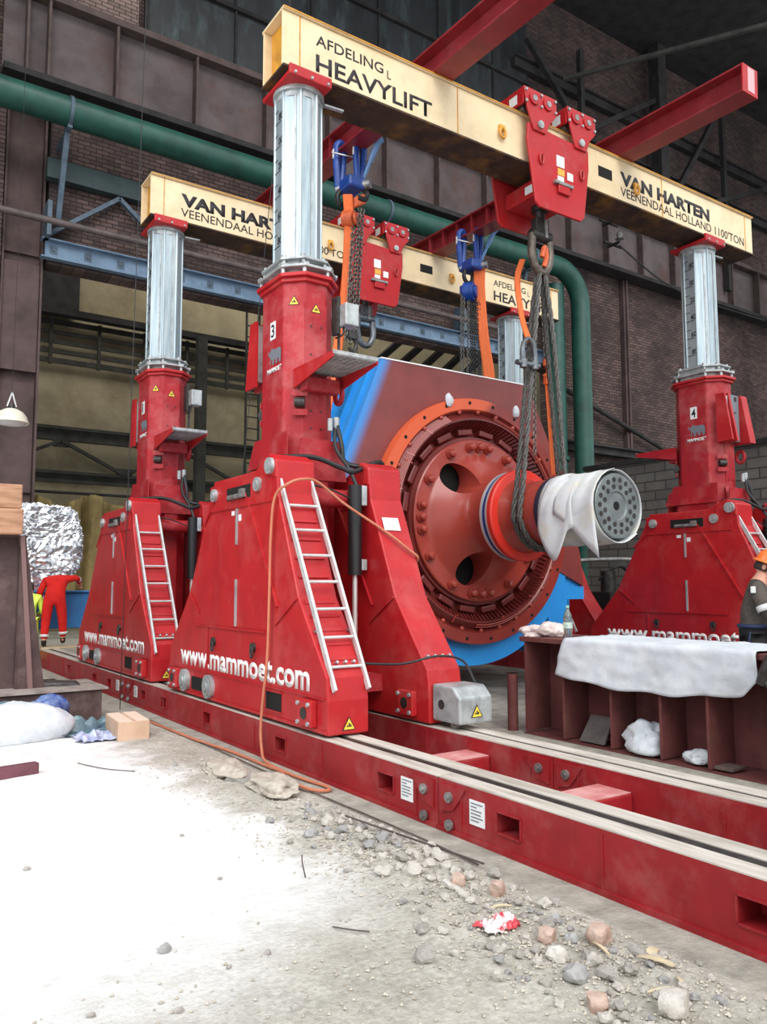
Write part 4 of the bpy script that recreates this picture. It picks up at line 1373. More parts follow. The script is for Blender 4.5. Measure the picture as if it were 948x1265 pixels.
def plate_mat():
    m = mat('end_plate_red_with_blue_edge', (130, 60, 56), (114, 52, 50), 0.45, scale=1.5)
    nt = m.node_tree
    bs = nt.nodes['Principled BSDF']
    src = bs.inputs['Base Color'].links[0].from_socket
    tc = N(nt, 'ShaderNodeTexCoord'); sp = N(nt, 'ShaderNodeSeparateXYZ')
    nt.links.new(tc.outputs['Object'], sp.inputs[0])
    # distance from the sloping left edge through (-1.78, 2.39) and (-2.40, 0.87)
    dx, dz = 0.62, 1.52
    l = math.hypot(dx, dz)
    a = N(nt, 'ShaderNodeMath', operation='MULTIPLY'); a.inputs[1].default_value = dz / l
    c = N(nt, 'ShaderNodeMath', operation='MULTIPLY'); c.inputs[1].default_value = -dx / l
    s = N(nt, 'ShaderNodeMath', operation='ADD'); s2 = N(nt, 'ShaderNodeMath', operation='ADD')
    nt.links.new(sp.outputs['X'], a.inputs[0]); nt.links.new(sp.outputs['Z'], c.inputs[0])
    nt.links.new(a.outputs[0], s.inputs[0]); nt.links.new(c.outputs[0], s.inputs[1])
    nt.links.new(s.outputs[0], s2.inputs[0]); s2.inputs[1].default_value = 1.78 * dz / l + 2.39 * dx / l
    mr = N(nt, 'ShaderNodeMapRange', interpolation_type='SMOOTHSTEP')
    nt.links.new(s2.outputs[0], mr.inputs[0])
    mr.inputs[1].default_value = 0.02; mr.inputs[2].default_value = 0.24
    mx = N(nt, 'ShaderNodeMix', data_type='RGBA')
    nt.links.new(mr.outputs[0], mx.inputs[0])
    mx.inputs[6].default_value = lin((62, 140, 214))  # red blends to blue along the sloping left edge
    nt.links.new(src, mx.inputs[7])
    nt.links.new(mx.outputs[2], bs.inputs['Base Color'])
    return m

def ray_poly(th, poly):
    d = (cos(th), sin(th)); best = None
    for i in range(len(poly)):
        (x1, y1), (x2, y2) = poly[i], poly[(i + 1) % len(poly)]
        ex, ey = x2 - x1, y2 - y1
        den = d[0] * ey - d[1] * ex
        if abs(den) < 1e-9:
            continue
        t = (x1 * ey - y1 * ex) / den
        u = (x1 * d[1] - y1 * d[0]) / den
        if t > 0 and -1e-6 <= u <= 1 + 1e-6:
            best = t if best is None else min(best, t)
    return best

def ring_plate(poly, ri, a0, a1, n, y0, y1, clipz=None):
    angs = sorted([a0 + (a1 - a0) * i / n for i in range(n + 1)] + [a for a in [math.atan2(p[1], p[0]) % (2 * pi) for p in poly] + [(math.atan2(p[1], p[0]) % (2 * pi)) - 2 * pi for p in poly] if a0 < a < a1])
    b = B(); F0 = []
    for th in angs:
        ro = ray_poly(th, poly)
        if ro is None or ro < ri:
            ro = ri + 0.02
        F0.append([b.bm.verts.new((r * cos(th), y, r * sin(th))) for r, y in ((ri, y0), (ro, y0), (ro, y1), (ri, y1))])
    for i in range(len(F0) - 1):
        for k in range(4):
            l = (k + 1) % 4
            b.bm.faces.new([F0[i][k], F0[i][l], F0[i + 1][l], F0[i + 1][k]])
    b.bm.faces.new(F0[0]); b.bm.faces.new(list(reversed(F0[-1])))
    return b
UPC = [p for p in UP if p[1] > -1.1]
UPC = [(-2.7, -1.05)] + UPC[1:-1] + [(2.55, -1.05)]
a_r = math.atan2(-1.05, 2.55)
a_l = pi + math.atan2(1.05, 2.7)
ring_plate(UPC, 1.8, a_r, a_l, 60, 0.13, 0.20).done('front_end_plate', plate_mat(), gen, smooth=False, loc=OFF)
b = B(); b.bar((-1.78, 0.16, 2.40), (1.28, 0.16, 2.40), 0.08, 0.02); b.done('top_edge_strip', LABEL, gen, smooth=False, loc=OFF)
b = B(); b.lathe([(1.8, 0.0), (2.3, 0.0), (2.3, -0.05), (1.8, -0.05)], (0, 0.15, 0), AX, 70, a0=pi + a_l, a1=pi + a_r + 2 * pi, closed=True)
b.done('lower_end_ring', BLUE, gen, ang=25, loc=OFF)
# flange ring with the lit upper-left arc put into its colour as orange
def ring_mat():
    m = mat('flange_ring_red_lit_arc', (140, 50, 40), (124, 44, 38), 0.35, scale=3)
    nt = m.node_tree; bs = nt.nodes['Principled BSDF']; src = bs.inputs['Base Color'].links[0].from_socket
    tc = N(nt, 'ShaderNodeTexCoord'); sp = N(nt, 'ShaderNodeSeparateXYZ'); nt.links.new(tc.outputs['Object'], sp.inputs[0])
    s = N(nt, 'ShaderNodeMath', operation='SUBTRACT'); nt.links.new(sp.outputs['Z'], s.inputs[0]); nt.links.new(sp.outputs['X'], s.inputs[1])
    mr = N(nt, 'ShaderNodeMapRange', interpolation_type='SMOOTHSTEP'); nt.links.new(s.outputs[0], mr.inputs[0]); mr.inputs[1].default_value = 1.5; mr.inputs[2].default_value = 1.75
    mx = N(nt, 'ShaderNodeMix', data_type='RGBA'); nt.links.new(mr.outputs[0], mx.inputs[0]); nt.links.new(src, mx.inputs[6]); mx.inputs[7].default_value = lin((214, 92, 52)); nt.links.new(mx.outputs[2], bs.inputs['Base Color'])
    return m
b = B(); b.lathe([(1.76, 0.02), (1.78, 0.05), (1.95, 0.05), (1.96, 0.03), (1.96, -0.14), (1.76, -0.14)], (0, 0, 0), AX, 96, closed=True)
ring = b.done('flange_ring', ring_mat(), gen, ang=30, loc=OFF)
b = B()
for k in range(24):
    a = 2 * pi * k / 24 + 0.1
    b.cyl((1.88 * cos(a), -0.056, 1.88 * sin(a)), (1.88 * cos(a), -0.045, 1.88 * sin(a)), 0.028, 10)
b.split('bolt_hole', HOLE, ring)
b = B()
for k in range(28):
    a = 2 * pi * k / 28
    b.sphere((1.74 * cos(a), -0.02, 1.74 * sin(a)), 0.04, 10, 6)
b.split('ring_bolt', GENR, ring)
# end-winding basket: outer cone, coil ends, slotted band
b = B(); b.lathe([(1.76, 0.02), (1.72, -0.02), (1.63, 0.09), (1.60, 0.09), (1.60, 0.0), (1.74, -0.14)], (0, 0, 0), AX, 96, closed=True)
b.done('winding_support', GEND, gen, ang=30, loc=OFF)
b = B()
for k in range(7):
    r = 1.73 - 0.016 * k
    y = 0.005 - 0.016 * k - 0.01
    a0, a1 = radians(112), radians(188)
    b.tube([(r * cos(a0 + (a1 - a0) * i / 26), y, r * sin(a0 + (a1 - a0) * i / 26)) for i in range(27)], 0.006, 5)
for a in (128, 146, 166):
    a = radians(a)
    b.bar((1.74 * cos(a), -0.01, 1.74 * sin(a)), (1.62 * cos(a), -0.12, 1.62 * sin(a)), 0.014, 0.014)
b.done('vent_grille', mat('pale_red_edges', (206, 140, 136), rough=0.4), gen, loc=OFF)
b = B()
NR = 132
for k in range(NR):
    a = 2 * pi * k / NR
    ca, sa = cos(a), sin(a)
    t = Vector((-sa, 0, ca))
    p0 = Vector((1.60 * ca, -0.05, 1.60 * sa)); p1 = Vector((1.455 * ca, 0.16, 1.455 * sa))
    b.bar(p0 - t * 0.01, p1 + t * 0.03, 0.032, 0.05)
b.lathe([(1.62, 0.05), (1.62, -0.02), (1.59, -0.02), (1.59, 0.05)], (0, 0, 0), AX, 90, closed=True)
b.done('end_winding_coils', GEND, gen, smooth=False, loc=OFF)
b = B(); b.lathe([(1.62, -0.12), (1.45, -0.155), (1.2, -0.155), (1.2, -0.16), (1.63, -0.16)], (0, 0, 0), AX, 90, closed=True)
b.done('stator_bore', GEND, gen, loc=OFF)
# lead loops and strips on the winding
b = B()
for a in (150, 200, 212, 40, 20, -20, -35, 250, 285, 310):
    a = radians(a)
    b.bar((1.70 * cos(a), -0.03, 1.70 * sin(a)), (1.58 * cos(a), -0.10, 1.58 * sin(a)), 0.05, 0.02)
b.tube([(1.655 * cos(radians(a)), -0.085, 1.655 * sin(radians(a))) for a in range(-95, 85, 5)], 0.010, 6)
b.tube([(1.69 * cos(radians(a)), -0.065, 1.69 * sin(radians(a))) for a in range(-95, 85, 5)], 0.010, 6)
b.done('connection_leads', GENR, gen, loc=OFF)
# rotor: rim with poles, disc with three openings, bolts, shaft
b = B(); b.lathe([(1.22, -0.04), (1.34, -0.04), (1.36, -0.08), (1.36, -0.15), (1.22, -0.15)], (0, 0, 0), AX, 90, closed=True)
b.done('rotor_rim', GEND, gen, loc=OFF)
for k in range(20):
    a = 2 * pi * k / 20 + pi / 20
    ca, sa = cos(a), sin(a); t = Vector((-sa, 0, ca))
    b = B(); b.bar(Vector((1.42 * ca, 0.13, 1.42 * sa)) - t * 0.15, Vector((1.42 * ca, 0.13, 1.42 * sa)) + t * 0.15, 0.22, 0.10, up=(ca, 0, sa))
    p = b.done('pole_piece', GEND, gen, smooth=False, bevel=0.02, loc=OFF)
b = B()
b.lathe([(1.29, -0.10), (1.29, 0.015), (1.27, 0.03), (1.06, 0.03), (1.03, 0.04), (0.98, 0.075), (0.90, 0.14), (0.80, 0.22), (0.70, 0.31), (0.62, 0.41), (0.575, 0.52), (0.565, 0.84),
         (0.3, 0.84), (0.3, -0.10)], (0, 0, 0), AX, 96, closed=True)
disc = b.done('rotor_spider', GENR, gen, ang=28, loc=OFF)
cb = B()
for ang in (132, 250, 8):
    a = radians(ang)
    cb.cyl((0.83 * cos(a), -0.6, 0.83 * sin(a)), (0.83 * cos(a), 0.5, 0.83 * sin(a)), 0.255, 40)
cut = cb.done('cutter', GENR, gen, loc=OFF)
md = disc.modifiers.new('holes', 'BOOLEAN'); md.object = cut; md.solver = 'EXACT'; md.operation = 'DIFFERENCE'
bake(disc)
disc.data.set_sharp_from_angle(angle=radians(30))
bpy.data.objects.remove(cut)
b = B(); b.lathe([(0.0, -0.19), (1.78, -0.19), (1.78, -0.165), (0, -0.165)], (0, 0, 0), AX, 60); b.done('rotor_back', HOLE, gen, loc=OFF)
for base in (90, 180, 270, 0):
    for da in (-9, 0, 9, 30, 60):
        a = radians(base + da)
        c = Vector((1.17 * cos(a), -0.03, 1.17 * sin(a)))
        b = B(); b.cyl(c, c + Vector((0, -0.035, 0)), 0.085, 20); b.lathe([(0.068, 0.03), (0.064, 0.075), (0.045, 0.105), (0.0, 0.115)], c, AX, 18)
        b.done('capped_bolt', GENR, disc)
b = B()
for da in (52, 47):
    for r0, r1 in ((0.66, 1.16),):
        a = radians(da)
        b.tube([(r0 * cos(a) + 0.02, -0.42 + (0.0 if r0 > 0.7 else 0), r0 * sin(a)), (0.8 * cos(a), -0.27, 0.8 * sin(a)), (1.0 * cos(a), -0.10, 1.0 * sin(a)), (r1 * cos(a), -0.06, r1 * sin(a))], 0.013, 6)
b.done('excitation_leads', GENR, disc)
def ring_part(name, prof, m):
    q = B(); q.lathe(prof, (0, 0, 0), AX, 72, closed=True); return q.done(name, m, gen, ang=30, loc=OFF)
ring_part('journal_ring', [(0.3, 0.78), (0.655, 0.78), (0.675, 0.80), (0.675, 0.845), (0.3, 0.845)], CHROME)
ring_part('navy_band', [(0.3, 0.845), (0.665, 0.845), (0.665, 0.915), (0.3, 0.915)], NAVY)
ring_part('journal_ring', [(0.3, 0.915), (0.675, 0.915), (0.675, 0.955), (0.3, 0.955)], CHROME)
ring_part('thrust_collar', [(0.3, 0.955), (0.67, 0.955), (0.685, 0.97), (0.685, 1.04), (0.665, 1.06), (0.565, 1.065), (0.3, 1.065)], GENRED)
ring_part('shaft', [(0.2, 1.06), (0.56, 1.065), (0.535, 1.12), (0.49, 1.19), (0.475, 1.28), (0.475, 1.72), (0.2, 1.72)], GENR)
ring_part('seal_ring', [(0.2, 1.72), (0.49, 1.72), (0.50, 1.735), (0.50, 1.80), (0.46, 1.81), (0.46, 1.85), (0.2, 1.85)], DNAVY)
ring_part('shaft_flange', [(0.06, 1.84), (0.40, 1.84), (0.40, 2.55), (0.43, 2.56), (0.43, 2.755), (0.42, 2.765), (0.19, 2.765), (0.175, 2.745), (0.06, 2.745)], DISC)
sf = ring_part('centre_bore', [(0.0, 2.70), (0.055, 2.70), (0.055, 2.748), (0.0, 2.748)], HOLE)
b = B()
for n, r in ((18, 0.345), (12, 0.255)):
    for k in range(n):
        a = 2 * pi * k / n + (0.0 if n == 18 else pi / 12)
        c = Vector((r * cos(a), -2.766, r * sin(a)))
        b.lathe([(0.034, 0.0), (0.034, 0.004), (0.0, 0.004)], c, AX, 14)
b.split('flange_hole', DSTEEL, gen, loc=OFF)
for (x, z) in ((-0.62, 1.86), (0.80, 1.84)):
    b = B()
    b.ico((x, -0.07, z), 0.085, 2, sc=(0.8, 0.5, 1.2), jit=0.25, seed=int(x * 10 + 9))
    b.done('white_plug_rag', CLOTH, gen, loc=OFF)
# white sheet wrapped round the shaft end
b = B()
NT, NY = 72, 22
def wrap_r(th, t):
    return 0.475 + 0.010 * sin(7 * t * pi + th * 2) + 0.012 * noise.noise((cos(th) * 1.5, sin(th) * 1.5, t * 3)) + (0.02 if t < 0.3 else 0)
Vv = []
for j in range(NY + 1):
    t = j / NY
    row = []
    for i in range(NT):
        th = 2 * pi * i / NT
        y = -1.83 - 0.94 * t - 0.03 * sin(th * 3) * (1 - t)
        r = wrap_r(th, t)
        x, z = r * cos(th), r * sin(th)
        row.append(b.bm.verts.new((x, y, z)))
    Vv.append(row)
for j in range(NY):
    for i in range(NT):
        l = (i + 1) % NT
        b.bm.faces.new([Vv[j][i], Vv[j][l], Vv[j + 1][l], Vv[j + 1][i]])
def flap(th0, th1, y0, y1, fall, seed, skew=0.0, n=14, m=10):
    """a loose piece of sheet leaving the shaft at th0 and falling to a point"""
    rows = []
    for j in range(m + 1):
        s = j / m
        row = []
        for i in range(n + 1):
            u = i / n
            y = y0 + (y1 - y0) * u
            h = s * fall(u)
            r = 0.492 + 0.01 * sin(seed + 5 * u)
            arc = min(h / r, th1)
            th = th0 + arc
            x, z = r * cos(th), r * sin(th)
            rest = h - arc * r
            z -= rest
            x += 0.05 * rest * sin(seed + 6 * u) + 0.02 * sin(9 * u + 4 * s)
            row.append(b.bm.verts.new((x, y + skew * rest, z)))
        rows.append(row)
    for j in range(m):
        for i in range(n):
            b.bm.faces.new([rows[j][i], rows[j][i + 1], rows[j + 1][i + 1], rows[j + 1][i]])
flap(radians(115), radians(75), -1.80, -2.42, lambda u: 0.85 + 0.42 * math.sin(pi * min(1, u * 1.15)) , 1.0)
flap(radians(100), radians(85), -2.1, -2.80, lambda u: 0.78 + 0.62 * u ** 1.3, 2.4, skew=-0.05)
flap(radians(255), radians(60), -2.4, -2.79, lambda u: 0.30 + 0.22 * u, 0.7)
wr = b.done('shaft_wrapping', PAPER, None, ang=60, loc=(GX, GY, GZ))
wr.modifiers.new('thick', 'SOLIDIFY').thickness = 0.006
tag(wr, 'white sheet wrapped round the shaft end with torn corners hanging down', 'wrapping')

# ================================================================== TROLLEYS
def make_trolley(yc, zb, label):
    """yc beam centre, zb beam underside"""
    t = empty('beam_trolley', (8.40, yc, zb), label, 'trolley')
    top = 0.75
    plate = [(-0.64, 0.42), (-0.55, -0.42), (-0.42, -0.62), (-0.30, -0.66), (0.42, -0.66), (0.50, -0.60), (0.64, 0.0), (0.66, 0.42), (0.60, 0.52), (0.74, 0.62), (0.80, 0.78), (0.80, 1.02), (0.78, 1.04), (0.18, 1.04), (0.14, 1.0),
             (0.26, 0.66), (0.24, 0.62), (-0.16, 0.68), (-0.10, 0.82), (-0.10, 1.06), (-0.12, 1.08), (-0.80, 1.08), (-0.82, 1.04), (-0.56, 0.72), (-0.58, 0.60)]
    P2 = [(-0.62, 0.55), (-0.64, 0.30), (-0.50, -0.60), (-0.42, -0.66), (0.44, -0.66), (0.52, -0.58), (0.64, 0.20), (0.64, 0.50)]
    def bogie(x0, x1, zt):
        return [(x0, zt), (x1, zt), (x1, zt - 0.26), (x1 - 0.14, zt - 0.42), ((x0 + x1) / 2 + 0.1, zt - 0.60), ((x0 + x1) / 2 - 0.14, zt - 0.60), (x0 + 0.06, zt - 0.30)]
    for s in (-1, 1):
        b = B(); b.prism(P2, 'Y', s * 0.37, s * 0.41)
        pl = b.done('side_plate', RED, t, smooth=False, bevel=0.012)
        for (x0, x1, zt) in ((-0.72, -0.06, 1.05), (0.16, 0.78, 1.05)):
            b = B(); b.prism(bogie(x0, x1, zt), 'Y', s * 0.41, s * 0.44)
            bg_ = b.done('bogie_plate', RED, t, smooth=False, bevel=0.01)
            for k, u in enumerate((0.30, 0.72)):
                xx = x0 + (x1 - x0) * u
                b = B(); b.cyl((xx, s * 0.44, zt - 0.14), (xx, s * 0.465, zt - 0.14), 0.095, 22); r_ = b.done('roller_boss', RED, bg_, bevel=0.006)
                b = B(); b.cyl((xx, s * 0.465, zt - 0.14), (xx, s * 0.472, zt - 0.14), 0.045, 14); b.done('roller_pin', STEEL, r_)
            for u, v in ((0.06, 0.05), (0.06, 0.22), (0.52, 0.05), (0.52, 0.22), (0.95, 0.05), (0.95, 0.22)):
                b = B(); xx = x0 + (x1 - x0) * u
                b.cyl((xx, s * 0.44, zt - v), (xx, s * 0.462, zt - v), 0.022, 6); b.done('bolt', GALV2, bg_)
            xx = (x0 + x1) / 2 - 0.02
            b = B(); b.cyl((xx, s * 0.44, zt - 0.50), (xx, s * 0.47, zt - 0.50), 0.055, 18); b.cyl((xx, s * 0.47, zt - 0.50), (xx, s * 0.476, zt - 0.50), 0.03, 10); b.done('pivot_pin', GALV2, bg_)
        if s < 0:
            y = -0.412
            for (x, z, w_, h_, m_) in ((0.02, 0.14, 0.16, 0.17, LABEL), (0.03, -0.02, 0.14, 0.10, LABELO), (0.02, -0.12, 0.13, 0.07, LABEL), (0.22, -0.04, 0.12, 0.12, LABEL)):
                b = B(); b.box(x - w_ / 2, x + w_ / 2, y - 0.004, y, z - h_ / 2, z + h_ / 2); b.split('sticker', m_, pl, smooth=False)
            b = B(); b.box(-0.14, 0.24, y - 0.05, y, -0.235, -0.19); b.done('ledge', STEEL, pl, smooth=False)
            b = B(); b.box(-0.06, 0.18, y - 0.04, y, -0.36, -0.235); b.done('pocket', RED, pl, smooth=False, bevel=0.01)
            for x in (-0.38, 0.46):
                b = B(); b.tube([(x + 0.035 * cos(a), y - 0.02, 0.06 + 0.075 * sin(a)) for a in [2 * pi * k / 14 for k in range(14)]], 0.015, 6, closed=True); b.done('eye', RED, pl)
        else:
            pass
    for (x0, x1) in ((-0.72, -0.06), (0.16, 0.78)):
        b = B(); b.box(x0, x1, -0.41, 0.41, 1.0, 1.04); b.box(x0, x0 + 0.03, -0.41, 0.41, 0.80, 1.0); b.split('bogie_cover', RED, t, smooth=False)
        b = B(); b.box(x0 - 0.004, x0, -0.30, -0.14, 0.83, 0.97); b.split('sticker', LABEL, t, smooth=False)
        for u in (0.30, 0.72):
            xx = x0 + (x1 - x0) * u
            b = B(); b.cyl((xx, -0.3, 0.85), (xx, 0.3, 0.85), 0.095, 20); b.done('roller', STEEL, t)
    b = B(); b.box(-0.36, 0.38, -0.37, 0.37, -0.40, -0.16); b.box(-0.3, 0.3, -0.2, 0.2, -0.16, -0.10); b.done('cross_beam', RED, t, smooth=False, bevel=0.02)
    b = B(); b.box(-0.364, -0.36, -0.24, -0.06, -0.34, -0.22); b.split('sticker', LABEL, t, smooth=False)
    b = B(); b.cyl((0, 0, -0.40), (0, 0, -0.62), 0.075, 16); b.cyl((0, 0, -0.40), (0, 0, -0.47), 0.13, 20); b.done('swivel_stem', DSTEEL, t)
    return t
make_trolley(8.16, 7.745, 'red trolley with stickers riding the front yellow beam')
make_trolley(13.0, 7.745 + DZ2, 'red trolley with stickers riding the rear yellow beam')

# ------------------------------------------------------------------ hooks, slings, chains
def link_chain(a, b_, L=0.075, r=0.009, wd=0.024):
    a, b_ = Vector(a), Vector(b_)
    d = b_ - a
    n = max(2, int(d.length / (L * 0.74)))
    d.normalize()
    bb = B()
    f1, f2 = bb._frame(d)
    for k in range(n):
        c = a + (b_ - a) * ((k + 0.5) / n)
        s = f1 if k % 2 else f2
        pts = []
        for q in range(10):
            t = 2 * pi * q / 10
            pts.append(c + d * (L / 2 * cos(t)) + s * (wd * sin(t)))
        bb.tube(pts, r, 4, closed=True)
    return bb

def big_hook(x, y, z, label, m=DSTEEL):
    """clevis block plus bow shackle hanging under a trolley; z = bottom of stem"""
    h = empty('lifting_shackle', (x, y, z), label, 'shackle')
    b = B()
    b.box(-0.13, 0.13, -0.07, 0.07, -0.28, 0.02); b.cyl((-0.2, 0, -0.24), (0.2, 0, -0.24), 0.085, 16)
    b.done('clevis_block', m, h, smooth=False, bevel=0.02)
    b = B(); b.box(0.02, 0.07, -0.09, -0.07, -0.28, 0.0); b.done('bright_strap', STEEL, h, smooth=False)
    pts = [(-0.17, 0, -0.24), (-0.18, 0, -0.38), (-0.19, 0, -0.52), (-0.15, 0, -0.68), (-0.06, 0, -0.79), (0.06, 0, -0.79), (0.15, 0, -0.68), (0.19, 0, -0.52), (0.18, 0, -0.38), (0.17, 0, -0.24)]
    b = B(); b.tube(bez(pts, 5), 0.062, 12); b.done('bow', mat('worn_bow_steel', (116, 104, 94), (82, 74, 68), 0.45, metal=0.5, scale=8) if m is DSTEEL else m, h)
    return h
big_hook(8.40, 8.16, 7.14, 'heavy brown lifting shackle under the front trolley')
HK2 = mat('grey_shackle_steel', (124, 128, 132), (92, 96, 100), 0.4, metal=0.6, scale=8)
big_hook(8.40, 13.0, 7.27, 'heavy grey lifting shackle under the rear trolley', HK2)

def sling(name, pts, r, m, label, cat, strands=3, twist=26, group=None, spread=0.6):
    s = empty(name, pts[0], label, cat, group)
    P = bez([Vector(p) - Vector(pts[0]) for p in pts], 14)
    for k in range(strands):
        Q = []
        tot = 0
        for i, p in enumerate(P):
            d = (P[min(i + 1, len(P) - 1)] - P[max(i - 1, 0)]).normalized()
            if i:
                tot += (p - P[i - 1]).length
            u = d.cross(Vector((0, 1, 0.01))).normalized(); v = d.cross(u)
            a = 2 * pi * k / strands + tot * twist
            Q.append(p + (u * cos(a) + v * sin(a)) * r * spread)
        b = B(); b.tube(Q, r * 0.62, 8); b.done('strand', m, s)
    return s
# main grommets: two parallel endless ropes going down both sides of the shaft
SZ = GZ - 0.49
for i, (dy, lab) in enumerate(((0.07, 'wire rope sling under the generator shaft, the one nearer the collar'), (-0.05, 'wire rope sling under the generator shaft, the one nearer the white wrapping'))):
    arc = [(GX - 0.52 * cos(a), 8.17 + dy, GZ - 0.52 * sin(a)) for a in [pi * k / 8 for k in range(9)]]
    sling('wire_rope_sling', [(8.37, 8.17 + dy * 0.4, 6.42), (8.20 - 0.02 * i, 8.17 + dy, 5.2), (7.93, 8.17 + dy, 3.3)] + arc + [(8.76, 8.17 + dy, 3.3), (8.58 + 0.02 * i, 8.17 + dy, 5.2), (8.45, 8.17 + dy * 0.4, 6.42)],
          0.036, ROPE, lab, 'sling', strands=3, twist=12)
# shackle and pulling chains in the middle
sh = empty('bow_shackle', (8.02, 8.07, 5.0), 'grey bow shackle on the wire slings above the generator', 'shackle')
b = B(); b.tube(bez([(-0.11, 0, -0.12), (-0.125, 0, 0.0), (-0.10, 0, 0.16), (0.0, 0, 0.24), (0.10, 0, 0.16), (0.125, 0, 0.0), (0.11, 0, -0.12)], 5), 0.034, 10); b.done('bow', HK2, sh)
b = B(); b.cyl((-0.24, 0, -0.14), (0.2, 0, -0.14), 0.04, 12); b.cyl((-0.11, 0, -0.20), (-0.11, 0, -0.08), 0.055, 12); b.cyl((0.11, 0, -0.20), (0.11, 0, -0.08), 0.055, 12); b.done('pin', HK2, sh)
ch = empty('pulling_chain', (8.38, 8.25, 6.4), 'steel chain with orange hook hanging among the wire slings', 'chain')
def lc(a): return (a[0] - 8.38, a[1] - 8.25, a[2] - 6.4)
link_chain(lc((8.36, 8.25, 6.5)), lc((8.33, 8.3, 3.6))).done('chain', CHAIN, ch)
link_chain(lc((8.44, 8.22, 6.5)), lc((8.60, 8.3, 5.0))).done('chain', CHAIN, ch)
b = B(); b.tube(bez([lc((8.60, 8.3, 5.02)), lc((8.64, 8.3, 4.93)), lc((8.61, 8.3, 4.82)), lc((8.56, 8.3, 4.84))], 5), 0.028, 8); b.cyl(lc((8.60, 8.3, 4.98)), lc((8.60, 8.3, 5.08)), 0.045, 10); b.box(*[lc((8.57, 0, 0))[0], lc((8.65, 0, 0))[0]], *[lc((0, 8.27, 0))[1], lc((0, 8.33, 0))[1]], *[lc((0, 0, 4.7))[2], lc((0, 0, 4.8))[2]]); b.done('hook', OHOOK, ch)
b = B(); b.bar(lc((8.61, 8.3, 4.75)), lc((8.76, 8.35, 3.35)), 0.07, 0.012); b.done('strap', ORANGE, ch, smooth=False)

def webbing(name, pts, wd, th, label, n=3):
    s = empty(name, pts[0], label, 'sling')
    for k in range(n):
        o = (k - (n - 1) / 2) * wd * 0.42
        P = bez([Vector(p) - Vector(pts[0]) + Vector((0.827, -0.562, 0)) * o * (1 + 0.2 * math.sin(i * 2.0 + k)) for i, p in enumerate(pts)], 6)
        b = B()
        rr = []
        for i, p in enumerate(P):
            d = (P[min(i + 1, len(P) - 1)] - P[max(i - 1, 0)]).normalized()
            u = Vector((0.827, -0.562, 0)); v = d.cross(u).normalized()
            h = wd * 0.36
            rr.append([b.bm.verts.new(p + u * (h * cos(q)) + v * (th * sin(q))) for q in [2 * pi * c / 8 for c in range(8)]])
        for i in range(len(rr) - 1):
            for c in range(8):
                e = (c + 1) % 8
                b.bm.faces.new([rr[i][c], rr[i][e], rr[i + 1][e], rr[i + 1][c]])
        b.bm.faces.new(rr[0]); b.bm.faces.new(list(reversed(rr[-1])))
        b.done('fold', ORANGE, s)
    return s
webbing('round_sling', [(8.30, 8.45, 6.62), (8.24, 8.5, 6.3), (8.22, 8.4, 5.7), (8.12, 8.16, 5.24)], 0.08, 0.02, 'orange round sling hanging beside the heavy brown shackle', 2)
b = B(); b.tube(bez([(8.36, 8.10, 6.55), (8.40, 8.08, 6.7), (8.45, 8.10, 6.56), (8.42, 8.12, 6.42)], 5), 0.04, 8)
tag(b.done('sling_eye', OHOOK), 'orange fitting seen inside the heavy brown shackle', 'fitting')

def clamp_set(x, y, z, label):
    """three blue shackles hooked on the runner beam above"""
    c = empty('beam_clamp', (x, y, z), label, 'clamp')
    for k, (dx, dy) in enumerate(((-0.13, 0.16), (0.07, -0.12))):
        b = B(); b.tube(bez([(dx - 0.02, dy, -0.62), (dx - 0.05, dy, -0.2), (dx - 0.05, dy, 0.04), (dx, dy - 0.02, 0.12), (dx + 0.07, dy - 0.02, 0.08), (dx + 0.08, dy, -0.16), (dx + 0.04, dy, -0.62)], 6), 0.055, 10)
        b.done('clamp_arm', CBLUE, c)
        b = B(); b.box(dx - 0.11, dx - 0.104, dy - 0.02, dy + 0.02, -0.15, 0.0); b.done('label_plate', LABEL, c, smooth=False)
    b = B(); b.tube(bez([(0.12, -0.1, -0.6), (0.2, -0.28, -0.22), (0.26, -0.4, 0.02), (0.30, -0.44, 0.06)], 6), [0.03] * 6 + [0.045] * 6 + [0.06] * 7, 10); b.done('far_arm', CBLUE2, c)
    b = B(); b.bar((-0.3, 0.1, -0.1), (0.3, -0.2, -0.22), 0.018, 0.018); b.cyl((-0.15, 0.2, -0.62), (0.2, -0.25, -0.62), 0.07, 12); b.split('clamp_screw', STEEL, c, smooth=False)
    b = B(); b.box(-0.16, 0.14, -0.2, 0.2, -0.72, -0.52); b.done('clamp_body', CBLUE, c, smooth=False, bevel=0.04)
    return c
XL, YL = 6.33, 10.2
clamp_set(XL, YL, 8.58, 'blue beam clamp on the left runner beam above the orange hoist')
XR, YR = 10.0, 11.6
clamp_set(XR, YR, 8.60, 'blue beam clamp on the right runner beam above the blue chain block')
# left chain hoist
h = empty('chain_hoist', (XL, YL, 7.9), 'orange chain hoist hanging from the left beam clamp with long grey chains', 'hoist')
def rel(p): return (p[0] - XL, p[1] - YL, p[2] - 7.9)
b = B(); b.tube(bez([(0.10, -0.12, 0.04), (0.20, -0.14, -0.06), (0.16, -0.14, -0.17), (0.05, -0.12, -0.16)], 5), 0.045, 8); b.tube(bez([(-0.12, 0.1, 0.02), (-0.2, 0.1, -0.12), (-0.14, 0.1, -0.24), (-0.04, 0.1, -0.2)], 5), 0.04, 8); b.split('suspension_hook', BLACK, h)
b = B(); b.hexa([(-0.02, -0.12, -0.34), (0.20, -0.16, -0.22), (0.20, -0.06, -0.22), (-0.02, -0.02, -0.34), (-0.02, -0.12, -0.16), (0.20, -0.16, -0.04), (0.20, -0.06, -0.04), (-0.02, -0.02, -0.16)]); b.done('hoist_body', OHOOK, h, smooth=False, bevel=0.03)
